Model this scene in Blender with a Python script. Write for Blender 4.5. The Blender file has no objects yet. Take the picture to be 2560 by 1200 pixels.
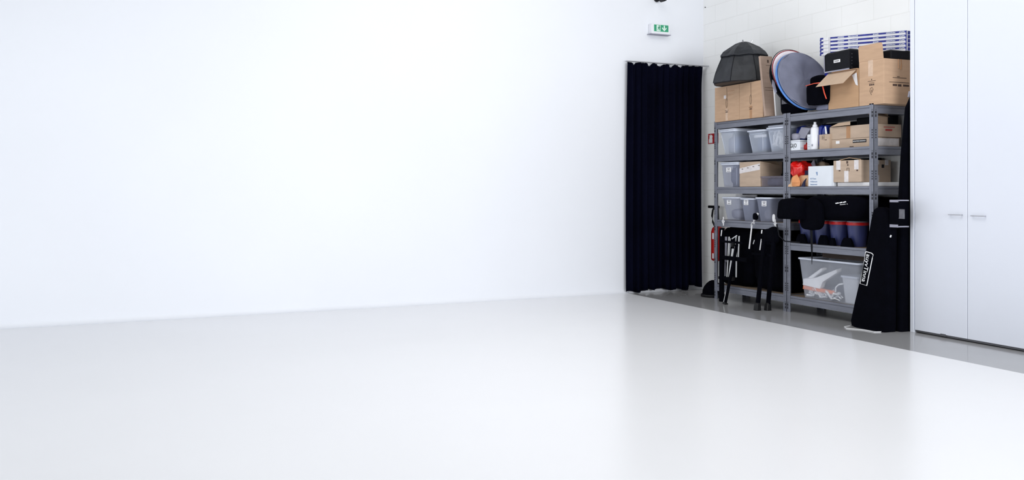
import bpy, bmesh, math, random
from mathutils import Vector, Matrix, noise

# ------------------------------------------------------------------ camera, world, light
SC = bpy.context.scene
COL = SC.collection
F = 2262.0            # focal length in pixels of the 2560 px wide frame
HZ = 475.0            # horizon row
CH = 1.2              # camera height
FX, FY = 0.3976, 0.9176      # viewing direction in the room (x along back wall, y into depth)

cd = bpy.data.cameras.new('camera')
cam = bpy.data.objects.new('camera', cd)
COL.objects.link(cam)
cam.location = (0, 0, CH)
cam.rotation_euler = (math.pi / 2, 0, -math.atan2(FX, FY))
cd.sensor_fit = 'HORIZONTAL'
cd.sensor_width = 36.0
cd.lens = 36.0 * F / 2560.0
cd.shift_y = -(600 - HZ) / 2560.0
cd.clip_start = 0.05
SC.camera = cam

w = bpy.data.worlds.new('world')
SC.world = w
w.use_nodes = True
w.node_tree.nodes['Background'].inputs['Color'].default_value = (0.84, 0.9, 1.0, 1)
w.node_tree.nodes['Background'].inputs['Strength'].default_value = 0.05

def area(name, loc, target, sx, sy, energy, color=(1, 1, 1)):
    l = bpy.data.lights.new(name, 'AREA')
    l.shape = 'RECTANGLE'
    l.size, l.size_y, l.energy, l.color = sx, sy, energy, color
    o = bpy.data.objects.new(name, l)
    COL.objects.link(o)
    o.location = loc
    d = Vector(target) - Vector(loc)
    o.rotation_euler = d.to_track_quat('-Z', 'Y').to_euler()
    return o

area('rear_fill', (4.0, -4.2, 2.1), (3.8, 9.0, 1.3), 4.5, 2.6, 560, (0.95, 0.975, 1.0))  # unseen source added behind the camera to brighten the back wall
area('side_fill', (-5.5, 4.0, 2.4), (6.5, 7.0, 1.4), 5.0, 3.2, 235, (0.93, 0.965, 1.0))  # unseen source added at the left to light shelf fronts and right wall
area('high_fill', (1.4, 4.0, 4.8), (6.3, 7, 1.0), 2.5, 2.5, 42, (0.98, 0.99, 1.0))  # unseen source added high up and aimed at the shelves
area('corner_fill', (3.8, 5.7, 4.95), (3.8, 5.7, 0), 3.0, 4.0, 70, (1.0, 0.99, 0.97))  # unseen overhead source added to lift the dim right side
area('overhead_fill', (2.2, 3.4, 4.9), (2.2, 3.4, 0), 3.5, 4.5, 88, (1.0, 0.995, 0.98))  # unseen overhead source added to brighten the floor

SC.view_settings.view_transform = 'Standard'
SC.view_settings.look = 'None'
SC.view_settings.gamma = 1
SC.view_settings.use_curve_mapping = False
SC.view_settings.exposure = 0.0

# ------------------------------------------------------------------ geometry of the place
def D_at_X(u, X):
    s = (u - 1280) / F
    return X / (FX + FY * s), s
def yx(u, X):                       # depth coordinate y seen at column u on the plane x = X
    D, s = D_at_X(u, X)
    return D * (FY - FX * s)
def zx(v, u, X):
    D, s = D_at_X(u, X)
    return CH - (v - HZ) * D / F
def W(u, v, X):
    return Vector((X, yx(u, X), zx(v, u, X)))
def WY(u, v, Y):                    # point on plane y = Y
    s = (u - 1280) / F
    D = Y / (FY - FX * s)
    return Vector((D * (FX + FY * s), Y, CH - (v - HZ) * D / F))
def G(u, v):                        # point on the floor
    D = F * CH / (v - HZ)
    s = (u - 1280) / F
    return Vector((D * (FX + FY * s), D * (FY - FX * s), 0))

# ------------------------------------------------------------------ materials
MATS = {}
def mat(name, c, rough=0.6, metal=0.0, var=0.06, scale=12.0, bump=0.0, bscale=60.0, spec=0.5,
        stretch=(1, 1, 1), coat=0.0, sheen=0.0):
    if name in MATS:
        return MATS[name]
    m = bpy.data.materials.new(name)
    m.use_nodes = True
    nt = m.node_tree
    b = nt.nodes['Principled BSDF']
    b.inputs['Roughness'].default_value = rough
    b.inputs['Metallic'].default_value = metal
    b.inputs['Specular IOR Level'].default_value = spec
    if coat:
        b.inputs['Coat Weight'].default_value = coat
        b.inputs['Coat Roughness'].default_value = 0.12
    if sheen:
        b.inputs['Sheen Weight'].default_value = sheen
    tc = nt.nodes.new('ShaderNodeTexCoord')
    mp = nt.nodes.new('ShaderNodeMapping')
    mp.inputs['Scale'].default_value = stretch
    nt.links.new(tc.outputs['Object'], mp.inputs['Vector'])
    n = nt.nodes.new('ShaderNodeTexNoise')
    n.inputs['Scale'].default_value = scale
    n.inputs['Detail'].default_value = 4
    nt.links.new(mp.outputs['Vector'], n.inputs['Vector'])
    r = nt.nodes.new('ShaderNodeValToRGB')
    r.color_ramp.elements[0].position = 0.3
    r.color_ramp.elements[1].position = 0.7
    r.color_ramp.elements[0].color = tuple(max(0, x * (1 - var)) for x in c) + (1,)
    r.color_ramp.elements[1].color = tuple(min(1, x * (1 + var)) for x in c) + (1,)
    nt.links.new(n.outputs['Fac'], r.inputs['Fac'])
    nt.links.new(r.outputs['Color'], b.inputs['Base Color'])
    if bump:
        n2 = nt.nodes.new('ShaderNodeTexNoise')
        n2.inputs['Scale'].default_value = bscale
        n2.inputs['Detail'].default_value = 3
        nt.links.new(mp.outputs['Vector'], n2.inputs['Vector'])
        bp = nt.nodes.new('ShaderNodeBump')
        bp.inputs['Strength'].default_value = bump
        bp.inputs['Distance'].default_value = 0.01
        nt.links.new(n2.outputs['Fac'], bp.inputs['Height'])
        nt.links.new(bp.outputs['Normal'], b.inputs['Normal'])
    MATS[name] = m
    return m

def clear_plastic(name, c, opacity):
    m = bpy.data.materials.new(name)
    m.use_nodes = True
    nt = m.node_tree
    b = nt.nodes['Principled BSDF']
    b.inputs['Base Color'].default_value = c + (1,)
    b.inputs['Roughness'].default_value = 0.22
    tr = nt.nodes.new('ShaderNodeBsdfTransparent')
    tl = nt.nodes.new('ShaderNodeBsdfTranslucent')
    tl.inputs['Color'].default_value = c + (1,)
    n = nt.nodes.new('ShaderNodeTexNoise')
    n.inputs['Scale'].default_value = 5
    tc = nt.nodes.new('ShaderNodeTexCoord')
    nt.links.new(tc.outputs['Object'], n.inputs['Vector'])
    mr = nt.nodes.new('ShaderNodeMapRange')
    mr.inputs['To Min'].default_value = opacity - 0.08
    mr.inputs['To Max'].default_value = opacity + 0.08
    nt.links.new(n.outputs['Fac'], mr.inputs['Value'])
    m1 = nt.nodes.new('ShaderNodeMixShader')
    m1.inputs['Fac'].default_value = 0.25
    nt.links.new(b.outputs[0], m1.inputs[1])
    nt.links.new(tl.outputs[0], m1.inputs[2])
    m2 = nt.nodes.new('ShaderNodeMixShader')
    nt.links.new(mr.outputs[0], m2.inputs['Fac'])
    nt.links.new(tr.outputs[0], m2.inputs[1])
    nt.links.new(m1.outputs[0], m2.inputs[2])
    nt.links.new(m2.outputs[0], nt.nodes['Material Output'].inputs['Surface'])
    return m

def block_wall(name, c):
    m = mat(name, c, rough=0.7, var=0.02, scale=1.5, bump=0.0)
    nt = m.node_tree
    b = nt.nodes['Principled BSDF']
    tc = nt.nodes.new('ShaderNodeTexCoord')
    sp = nt.nodes.new('ShaderNodeSeparateXYZ')
    nt.links.new(tc.outputs['Object'], sp.inputs[0])
    ad = nt.nodes.new('ShaderNodeMath')
    ad.inputs[1].default_value = 10 * 0.411 - 7.89 % 0.411 + 0.0
    nt.links.new(sp.outputs['Y'], ad.inputs[0])
    cb = nt.nodes.new('ShaderNodeCombineXYZ')
    nt.links.new(ad.outputs[0], cb.inputs[0])
    nt.links.new(sp.outputs['Z'], cb.inputs[1])
    br = nt.nodes.new('ShaderNodeTexBrick')
    br.offset = 0.5
    br.inputs['Scale'].default_value = 1.0
    br.inputs['Brick Width'].default_value = 0.411
    br.inputs['Row Height'].default_value = 0.2
    br.inputs['Mortar Size'].default_value = 0.0032
    br.inputs['Mortar Smooth'].default_value = 0.4
    br.inputs['Color1'].default_value = (1, 1, 1, 1)
    br.inputs['Color2'].default_value = (0.98, 0.98, 0.98, 1)
    br.inputs['Mortar'].default_value = (0.9, 0.9, 0.89, 1)  # joints tinted slightly darker to carry their groove shading
    nt.links.new(cb.outputs[0], br.inputs['Vector'])
    mx = nt.nodes.new('ShaderNodeMix')
    mx.data_type = 'RGBA'
    mx.blend_type = 'MULTIPLY'
    mx.inputs['Factor'].default_value = 1
    src = b.inputs['Base Color'].links[0].from_socket
    nt.links.new(src, mx.inputs[6])
    nt.links.new(br.outputs['Color'], mx.inputs[7])
    nt.links.new(mx.outputs[2], b.inputs['Base Color'])
    n2 = nt.nodes.new('ShaderNodeTexNoise')
    n2.inputs['Scale'].default_value = 90
    nt.links.new(tc.outputs['Object'], n2.inputs['Vector'])
    ma = nt.nodes.new('ShaderNodeMath')
    ma.operation = 'MULTIPLY_ADD'
    ma.inputs[1].default_value = -1.0
    nt.links.new(br.outputs['Fac'], ma.inputs[0])
    m3 = nt.nodes.new('ShaderNodeMath')
    m3.operation = 'MULTIPLY'
    m3.inputs[1].default_value = 0.12
    nt.links.new(n2.outputs['Fac'], m3.inputs[0])
    nt.links.new(m3.outputs[0], ma.inputs[2])
    bp = nt.nodes.new('ShaderNodeBump')
    bp.inputs['Strength'].default_value = 0.35
    bp.inputs['Distance'].default_value = 0.005
    nt.links.new(ma.outputs[0], bp.inputs['Height'])
    nt.links.new(bp.outputs['Normal'], b.inputs['Normal'])
    return m

M_WALL = mat('white_wall_paint', (0.835, 0.855, 0.905), 0.55, var=0.012, scale=0.8, bump=0.02, bscale=25)
M_WHITE_FLOOR = mat('white_floor_paint', (0.86, 0.865, 0.89), 0.24, var=0.012, scale=0.7, bump=0.005, bscale=5, spec=0.2)
M_GREY_FLOOR = mat('grey_floor_coating', (0.37, 0.37, 0.375), 0.13, var=0.05, scale=1.2, bump=0.004, bscale=5, spec=0.7)
M_BLOCK = block_wall('painted_block', (0.92, 0.925, 0.92))
M_METAL = mat('grey_shelf_metal', (0.19, 0.2, 0.243), 0.42, 0.2, var=0.1, scale=6, stretch=(1, 1, 8), spec=0.6)
M_SLOT = mat('slot_black', (0.004, 0.004, 0.008), 0.8)
M_CHIP = mat('chipboard', (0.2, 0.145, 0.1), 0.85, var=0.25, scale=90)
M_CARD = mat('cardboard', (0.53, 0.355, 0.235), 0.8, var=0.07, scale=5, bump=0.08, bscale=120, stretch=(1, 1, 6), spec=0.2)
M_CARD2 = mat('cardboard_pale', (0.5, 0.385, 0.295), 0.8, var=0.08, scale=5, bump=0.1, bscale=110, stretch=(1, 1, 5), spec=0.2)
M_CARD3 = mat('cardboard_warm', (0.5, 0.315, 0.185), 0.8, var=0.07, scale=4, bump=0.08, bscale=120, stretch=(1, 1, 5), spec=0.2)
M_CARDIN = mat('cardboard_inside', (0.55, 0.41, 0.3), 0.85, var=0.05, scale=8, spec=0.2)
M_TAPE = mat('brown_tape', (0.42, 0.22, 0.1), 0.3, var=0.1, scale=20)
M_TAPEC = mat('clear_tape', (0.62, 0.45, 0.33), 0.25, var=0.1, scale=20)
M_TAPEW = mat('white_tape', (0.72, 0.68, 0.68), 0.45, var=0.1, scale=30)
M_INK = mat('dark_print', (0.07, 0.04, 0.03), 0.7)
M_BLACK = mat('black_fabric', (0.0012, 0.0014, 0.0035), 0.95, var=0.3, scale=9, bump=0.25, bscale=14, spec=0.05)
M_BLACK2 = mat('black_nylon', (0.0025, 0.003, 0.006), 0.6, var=0.3, scale=7, bump=0.5, bscale=9, spec=0.2)
M_SOFTBOX = mat('softbox_cloth', (0.02, 0.022, 0.027), 0.5, var=0.35, scale=6, bump=0.7, bscale=11, spec=0.35)
M_CURTAIN = mat('curtain_cloth', (0.0018, 0.0022, 0.0085), 0.95, var=0.35, scale=2, bump=0.15, bscale=60, spec=0.04)
M_BLKPLASTIC = mat('black_plastic', (0.003, 0.003, 0.004), 0.5, var=0.2, scale=15, spec=0.35)
M_BLKMETAL = mat('black_metal', (0.009, 0.009, 0.013), 0.35, 0.3, var=0.2, scale=15, spec=0.4)
M_SILVER = mat('silver_tube', (0.7, 0.71, 0.73), 0.22, 0.85, var=0.05, scale=20)
M_PALEMETAL = mat('pale_metal', (0.75, 0.76, 0.78), 0.4, 0.1, var=0.06, scale=20)
M_PAPER = mat('white_paper', (0.86, 0.86, 0.88), 0.6, var=0.04, scale=10)
M_WBOX = mat('white_card', (0.78, 0.82, 0.88), 0.5, var=0.03, scale=6)
M_WPLASTIC = mat('white_plastic', (0.82, 0.83, 0.88), 0.3, var=0.02, scale=6)
M_CABINET = mat('cabinet_white', (0.76, 0.79, 0.87), 0.35, var=0.012, scale=0.9)
M_STEEL = mat('handle_steel', (0.5, 0.5, 0.53), 0.35, 0.9, var=0.05)
M_RAIL = mat('dark_rail', (0.12, 0.12, 0.13), 0.4, 0.5)
M_RED = mat('red_paint', (0.42, 0.012, 0.01), 0.3, var=0.08, spec=0.5)
M_SIGNRED = mat('sign_red', (0.42, 0.01, 0.015), 0.4, var=0.05)
M_REDBAG = mat('red_film', (0.62, 0.01, 0.008), 0.2, var=0.3, scale=12, bump=0.9, bscale=12, spec=0.7)
M_REDRIM = mat('red_rim', (0.6, 0.01, 0.012), 0.4, var=0.05)
M_GREEN = mat('exit_green', (0.03, 0.32, 0.17), 0.4, var=0.06)
M_MINT = mat('exit_white', (0.75, 0.9, 0.82), 0.4, var=0.02)
M_ORANGE = mat('orange_piping', (0.75, 0.09, 0.045), 0.6, var=0.05)
M_PEACH = mat('orange_paper', (0.78, 0.33, 0.13), 0.7, var=0.12, scale=12, bump=0.4, bscale=14)
M_CREAM = mat('cream_paper', (0.68, 0.45, 0.27), 0.7, var=0.12, scale=12, bump=0.4, bscale=14)
M_NAVY = mat('navy_cloth', (0.008, 0.01, 0.05), 0.7, var=0.2)
M_BLUE = mat('blue_film', (0.012, 0.03, 0.24), 0.3, var=0.6, scale=18, bump=0.7, bscale=16)
M_BLUECLOTH = mat('blue_rim_cloth', (0.09, 0.24, 0.62), 0.6, var=0.15, scale=8)
M_GREYDISC = mat('grey_disc_cloth', (0.185, 0.195, 0.265), 0.8, var=0.14, scale=7, bump=0.5, bscale=7, spec=0.15)
M_PINKW = mat('white_disc_cloth', (0.78, 0.72, 0.76), 0.7, var=0.05)
M_DARKRED = mat('dark_red_edge', (0.25, 0.02, 0.03), 0.7)
M_STRIPEBLUE = mat('stripe_blue', (0.012, 0.022, 0.27), 0.45, var=0.3, scale=30)
M_GREYTRIM = mat('grey_trim', (0.3, 0.3, 0.37), 0.6, var=0.08)
M_GREYLAB = mat('grey_label', (0.12, 0.12, 0.14), 0.5, var=0.3, scale=20)
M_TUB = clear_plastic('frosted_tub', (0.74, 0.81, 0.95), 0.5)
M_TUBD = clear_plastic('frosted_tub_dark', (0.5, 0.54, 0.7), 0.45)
M_TUBB = clear_plastic('frosted_tub_big', (0.8, 0.84, 0.95), 0.36)
M_TUBI = clear_plastic('inner_bin_plastic', (0.85, 0.87, 0.92), 0.75)
M_BROWNDK = mat('dark_brown_card', (0.05, 0.035, 0.028), 0.8)
M_CARDSH = mat('carton_greyish', (0.42, 0.31, 0.25), 0.8, var=0.06, scale=5, stretch=(1, 1, 6), spec=0.2)
M_CLEARDK = clear_plastic('clear_box', (0.3, 0.28, 0.36), 0.3)
M_RIM = mat('tub_rim', (0.62, 0.66, 0.76), 0.35, var=0.05)
M_BLUETUB = mat('blue_contents', (0.06, 0.1, 0.24), 0.6, var=0.4, scale=8)
M_GREYCONT = mat('grey_contents', (0.2, 0.2, 0.24), 0.7, var=0.5, scale=14, bump=0.6, bscale=20)
M_DKCONT = mat('dark_contents', (0.05, 0.055, 0.09), 0.7, var=0.6, scale=14, bump=0.6, bscale=20)
M_BUCKET = mat('bucket_plastic', (0.035, 0.045, 0.15), 0.4, var=0.12, scale=5)
M_BLUEINK = mat('blue_print', (0.2, 0.3, 0.5), 0.6)
M_ORFOLD = mat('orange_folder', (0.75, 0.2, 0.07), 0.6, var=0.1)

# ------------------------------------------------------------------ mesh building
class MB:
    def __init__(s):
        s.v, s.f, s.M, s.extra = [], [], Matrix.Identity(4), []
    def add(s, vs, fs):
        n = len(s.v)
        s.v += [s.M @ Vector(p) for p in vs]
        s.f += [tuple(i + n for i in q) for q in fs]
        return s
    def box(s, x0, x1, y0, y1, z0, z1):
        x0, x1 = min(x0, x1), max(x0, x1); y0, y1 = min(y0, y1), max(y0, y1); z0, z1 = min(z0, z1), max(z0, z1)
        return s.add([(x0, y0, z0), (x1, y0, z0), (x1, y1, z0), (x0, y1, z0), (x0, y0, z1), (x1, y0, z1), (x1, y1, z1), (x0, y1, z1)],
                     [(0, 3, 2, 1), (4, 5, 6, 7), (0, 1, 5, 4), (1, 2, 6, 5), (2, 3, 7, 6), (3, 0, 4, 7)])
    def slab(s, pts, n):                    # polygon pts pushed along vector n
        k = len(pts)
        n = Vector(n)
        vs = [Vector(p) for p in pts] + [Vector(p) + n for p in pts]
        fs = [tuple(reversed(range(k))), tuple(range(k, 2 * k))] + [(i, (i + 1) % k, k + (i + 1) % k, k + i) for i in range(k)]
        return s.add(vs, fs)
    def loft(s, rings, cap0=True, cap1=True):
        k = len(rings[0])
        vs = [p for r in rings for p in r]
        fs = []
        for a in range(len(rings) - 1):
            for i in range(k):
                j = (i + 1) % k
                fs.append((a * k + i, a * k + j, (a + 1) * k + j, (a + 1) * k + i))
        if cap0: fs.append(tuple(reversed(range(k))))
        if cap1: fs.append(tuple(range((len(rings) - 1) * k, len(rings) * k)))
        return s.add(vs, fs)
    def tube(s, pts, r, n=10, flat=1.0):
        pts = [Vector(p) for p in pts]
        rr = r if isinstance(r, (list, tuple)) else [r] * len(pts)
        rings = []
        for i, p in enumerate(pts):
            t = (pts[min(i + 1, len(pts) - 1)] - pts[max(i - 1, 0)]).normalized()
            a = t.cross(Vector((0, 0, 1)))
            if a.length < 0.05: a = t.cross(Vector((0, 1, 0)))
            a.normalize(); b = t.cross(a)
            rings.append([p + rr[i] * (math.cos(q) * a + flat * math.sin(q) * b) for q in [2 * math.pi * j / n for j in range(n)]])
        return s.loft(rings)
    def lathe(s, prof, c, n=24, axis='z'):
        c = Vector(c)
        rings = []
        for (r, h) in prof:
            ring = []
            for j in range(n):
                q = 2 * math.pi * j / n
                a, b = r * math.cos(q), r * math.sin(q)
                ring.append(c + (Vector((a, b, h)) if axis == 'z' else Vector((h, a, b)) if axis == 'x' else Vector((b, h, a))))
            rings.append(ring)
        return s.loft(rings)
    def build(s, name, m, parent=None, bevel=0.0, smooth=False, seg=2):
        off = parent_origin(parent)
        nf = [len(s.f)]
        for e, _ in s.extra:
            n0 = len(s.v)
            s.v += e.v; s.f += [tuple(i + n0 for i in q) for q in e.f]; nf.append(len(s.f))
        me = bpy.data.meshes.new(name)
        me.from_pydata([tuple(p - off) for p in s.v], [], s.f)
        k = 0
        for p in me.polygons:
            while p.index >= nf[k]: k += 1
            p.material_index = k
        bm = bmesh.new(); bm.from_mesh(me)
        bmesh.ops.recalc_face_normals(bm, faces=bm.faces)
        bm.to_mesh(me); bm.free()
        me.materials.append(m)
        for _, em in s.extra: me.materials.append(em)
        if smooth:
            for p in me.polygons: p.use_smooth = True
            me.set_sharp_from_angle(angle=math.radians(50))
        o = bpy.data.objects.new(name, me)
        COL.objects.link(o)
        if parent: o.parent = parent
        if bevel:
            b = o.modifiers.new('bevel', 'BEVEL')
            b.width = bevel; b.segments = seg; b.limit_method = 'ANGLE'
        return o

def parent_origin(p):
    off = Vector((0, 0, 0))
    while p:
        off += p.location
        p = p.parent
    return off

def tag(o, label, cat, group=None):
    o['label'] = label; o['category'] = cat
    if group: o['group'] = group
    return o
def thing(name, label, cat, loc, group=None):
    o = bpy.data.objects.new(name, None)
    o.empty_display_size = 0.05
    COL.objects.link(o)
    o.location = loc
    return tag(o, label, cat, group)
def part(o, label):
    o['label'] = label
    return o
def struct(o):
    o['kind'] = 'structure'
    return o

def text(name, s, p, h, m, parent, frame='front', width=None, mtx=None, depth=0.0006):
    """p = lower-left corner in the room, h = letter height; front reads along -y and faces -x"""
    c = bpy.data.curves.new('t', 'FONT')
    c.body = s; c.size = h * 1.38; c.extrude = depth; c.resolution_u = 3
    o = bpy.data.objects.new('t', c)
    COL.objects.link(o)
    dg = bpy.context.evaluated_depsgraph_get()
    me = bpy.data.meshes.new_from_object(o.evaluated_get(dg))
    bpy.data.objects.remove(o)
    bpy.data.curves.remove(c)
    me.name = name
    if mtx is None:
        if frame == 'front':
            r, u, n = Vector((0, -1, 0)), Vector((0, 0, 1)), Vector((-1, 0, 0))
        elif frame == 'side':
            r, u, n = Vector((1, 0, 0)), Vector((0, 0, 1)), Vector((0, -1, 0))
    else:
        r, u, n = mtx
    xs = [v.co.x for v in me.vertices]
    wd = max(xs) - min(xs)
    k = (width / wd) if width else 1.0
    off = parent_origin(parent)
    for v in me.vertices:
        q = v.co.copy()
        v.co = Vector(p) + r * ((q.x - min(xs)) * k) + u * q.y + n * (q.z + depth + 0.0004) - off
    me.materials.clear(); me.materials.append(m)
    ob = bpy.data.objects.new(name, me)
    COL.objects.link(ob)
    ob.parent = parent
    return ob

def strokes(name, X, items, m, parent, frame='front', Y=None):
    """items: (a0,a1,z0,z1) flat printed marks on the plane x=X (a=y) or y=Y (a=x)"""
    b = MB()
    for (a0, a1, z0, z1) in items:
        if frame == 'front': b.box(X - 0.0012, X + 0.0004, a0, a1, z0, z1)
        else: b.box(a0, a1, Y - 0.0012, Y + 0.0004, z0, z1)
    return b.build(name, m, parent)

def rrect(cx, cy, hx, hy, r, z, n=4):
    pts = []
    for (sx, sy, a0) in ((1, 1, 0), (-1, 1, 90), (-1, -1, 180), (1, -1, 270)):
        for i in range(n + 1):
            a = math.radians(a0 + 90 * i / n)
            pts.append(Vector((cx + sx * (hx - r) + r * math.cos(a), cy + sy * (hy - r) + r * math.sin(a), z)))
    return pts

# ------------------------------------------------------------------ the room
XW = 6.5                                   # block wall on the right
def yb(x): return 9.12 + (x - 5.41) * 0.033   # cyclorama wall line
floor = struct(MB().box(-7, 6.7, -5, 9.6, -0.1, 0).build('floor', M_GREY_FLOOR))
b = MB()
b.slab([(-7, -5, 0), (5.40, -5, 0), (5.40, 9.115, 0), (-7, yb(-7), 0)], (0, 0, 0.004))
struct(b.build('floor_white', M_WHITE_FLOOR))
# cyclorama wall with its small coved foot
b = MB()
prof = [(0.0, 5.2)] + [(-0.05 * (1 - math.cos(math.radians(90 * i / 8))), 0.054 - 0.05 * math.sin(math.radians(90 * i / 8))) for i in range(9)]
rings = []
for x in (-7, 5.405):
    rings.append([Vector((x, yb(x) + dy, z)) for dy, z in prof] + [Vector((x, yb(x) + 0.15, 0.004)), Vector((x, yb(x) + 0.15, 5.2))])
b.loft(rings)
struct(b.build('wall_back', M_WALL, smooth=True))
b = MB()
b.slab([(5.405, yb(5.405), 0), (XW, yb(XW), 0), (XW, yb(XW) + .15, 0), (5.405, yb(5.405) + .15, 0)], (0, 0, 5.2))
struct(b.build('wall_back_doorway', M_WALL))
b = MB(); b.box(XW, XW + 0.15, -5, 9.6, 0, 5.2)
struct(b.build('wall_right', M_BLOCK))
b = MB()
b.slab([(5.42, yb(5.42) - 0.012, 0), (XW, yb(XW) - 0.012, 0), (XW, yb(XW), 0), (5.42, yb(5.42), 0)], (0, 0, 0.07))
struct(b.build('baseboard_back', M_WPLASTIC))

# ------------------------------------------------------------------ curtain
cx0 = WY(1566, 500, 9.05).x; cx1 = WY(1756, 500, 9.05).x
ztop = WY(1660, 159.5, 9.05).z
cur = thing('curtain', 'floor-length black pleated curtain hanging at the end of the white wall', 'curtain', (cx0, 9.05, 0))
b = MB()
NX, NZ = 180, 40
vs, fs = [], []
for k in range(NZ + 1):
    t = k / NZ
    for i in range(NX + 1):
        a = i / NX
        hem = 0.022 + 0.012 * math.sin(a * 31) + (0.02 if (0.28 < a < 0.44) else 0) + (0.03 if a > 0.8 else 0) + (0.012 if 0.44 <= a <= 0.58 else 0)
        nv_ = max([0] + [1 - abs(a - c_) / w_ for c_, w_ in ((.075, .03), (.28, .045), (.42, .045), (.57, .045), (.695, .032))])
        top = ztop - 0.003 - 0.034 * nv_ - 0.004 * (0.5 + 0.5 * math.sin(a * 70))
        z = hem + (top - hem) * t
        amp = 0.028 * (1 - 0.7 * t ** 6)
        ins = 0.030 * max(0, (0.93 - t) / 0.93) ** 0.4 * 0.35
        x = cx0 + 0.018 * t ** 3 + (cx1 - cx0 - 0.018 * t ** 3 - 0.016 * min(1, (1 - t) * 12) + 0.012 * max(0, 1 - t * 2)) * a
        ph = a * 2 * math.pi * 11 + 0.5 * math.sin(a * 9) + 0.25 * math.sin(t * 4 + a * 20)
        y = 9.052 + amp * math.sin(ph) + 0.008 * math.sin(ph * 2.3 + t * 2)
        vs.append((x, y, z))
for k in range(NZ):
    for i in range(NX):
        q = k * (NX + 1) + i
        fs.append((q, q + 1, q + NX + 2, q + NX + 1))
b.add(vs, fs)
o = b.build('curtain_cloth', M_CURTAIN, cur, smooth=True)
sd = o.modifiers.new('thick', 'SOLIDIFY'); sd.thickness = 0.003
b = MB(); b.box(cx0 - 0.01, XW - 0.01, 9.028, 9.07, ztop, ztop + 0.008)
for i in range(6): b.box(cx0 + 0.05 + i * 0.19, cx0 + 0.07 + i * 0.19, 9.07, yb(6), ztop + 0.002, ztop + 0.008)
part(b.build('curtain_track', M_STEEL, cur), 'grey metal curtain track')
for i in range(9):
    x = cx0 + (cx1 - cx0) * i / 8
    MB().box(x - 0.003, x + 0.003, 9.046, 9.054, ztop - 0.01, ztop + 0.001).build('curtain_hook', M_STEEL, cur)

# ------------------------------------------------------------------ exit sign, camera, fire sign
Ys = 9.055
p0 = WY(1631, 83, Ys); p1 = WY(1673.5, 60, Ys)
zx0 = WY(1652, 85.5, Ys).z; zx1 = WY(1652, 60, Ys).z
es = thing('exit_sign', 'green and white emergency exit sign on the wall above the curtain', 'sign', (p0.x, 9.13, zx0))
b = MB(); b.box(p0.x - 0.01, p1.x + 0.01, Ys, 9.125, zx0, zx1); b.build('housing', M_WPLASTIC, es, bevel=0.006)
b = MB(); b.box(p0.x - 0.03, p1.x + 0.02, Ys - 0.005, 9.125, zx0 - 0.006, zx0 + 0.001); b.build('base_plate', M_GREYTRIM, es)
gx0, gx1 = WY(1635, 70, Ys).x, WY(1670.5, 70, Ys).x
gz0, gz1 = zx0 + 0.03, zx1 - 0.012
b = MB(); b.box(gx0 - .004, gx1 + .004, Ys - 0.002, Ys + .001, gz0 - .004, gz1 + .004); b.build('sign_border', M_MINT, es)
b = MB(); b.box(gx0, gx1, Ys - 0.004, Ys, gz0, gz1); b.build('sign_face', M_GREEN, es)
gw, gh = gx1 - gx0, gz1 - gz0
def ep(a, c): return (gx0 + a * gw, Ys - 0.0055, gz0 + c * gh)
b = MB(); b.slab([ep(.17, .05), ep(.44, .05), ep(.44, .95), ep(.17, .95)], (0, .0015, 0)); b.build('door_symbol', M_MINT, es)
b = MB()
def ep2(a, c): return (gx0 + a * gw, Ys - 0.008, gz0 + c * gh)
for poly in ([(.30, .55), (.37, .5), (.40, .72), (.35, .78)], [(.31, .78), (.37, .78), (.37, .92), (.31, .92)], [(.30, .55), (.36, .50), (.28, .30), (.21, .24), (.2, .31), (.26, .36)],
             [(.33, .5), (.38, .52), (.40, .22), (.36, .14), (.34, .2)], [(.36, .74), (.42, .62), (.40, .56), (.35, .64)], [(.34, .74), (.25, .66), (.24, .52), (.28, .52), (.29, .62), (.35, .66)]):
    b.slab([ep2(*q) for q in poly], (0, .0015, 0))
b.build('running_figure', M_GREEN, es)
b = MB()
for poly in ([(.67, .35), (.75, .35), (.75, .92), (.67, .92)], [(.71, .08), (.71, .28), (.58, .66), (.54, .5)], [(.71, .08), (.87, .5), (.84, .66), (.71, .28)]):
    b.slab([ep(*q) for q in poly], (0, .0015, 0))
b.build('down_arrow', M_MINT, es)

pc = WY(1658.5, -2, 8.98)
sc_ = thing('security_camera', 'small round black camera high on the wall above the exit sign', 'camera', (pc.x, 9.13, pc.z))
b = MB(); b.lathe([(0.0, -0.045), (0.022, -0.045), (0.027, -0.038), (0.029, 0.0), (0.027, 0.05), (0.0, 0.05)], pc, 28, 'y'); b.build('camera_body', M_BLKPLASTIC, sc_, smooth=True)
b = MB(); b.lathe([(0.0105, -0.052), (0.016, -0.052), (0.016, -0.044), (0.0105, -0.044)], pc, 24, 'y'); b.build('lens_ring', M_GREYLAB, sc_)
b = MB(); b.tube([pc + Vector((0, .04, 0)), pc + Vector((0, .1, .03)), pc + Vector((0, .15, .03))], 0.012); b.lathe([(0, .13), (.035, .13), (.035, .15), (0, .15)], pc + Vector((0, 0, .03)), 20, 'y'); b.build('wall_bracket', M_BLKPLASTIC, sc_)

ps = W(1760, 19.5, XW)
o = MB().lathe([(0.0, -0.008), (0.006, -0.008), (0.006, 0), (0, 0)], (XW, ps.y - 0.03, ps.z), 10, 'x').build('wall_screw', M_SLOT)
tag(o, 'tiny dark screw head in the block wall near the top corner', 'screw')

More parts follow.
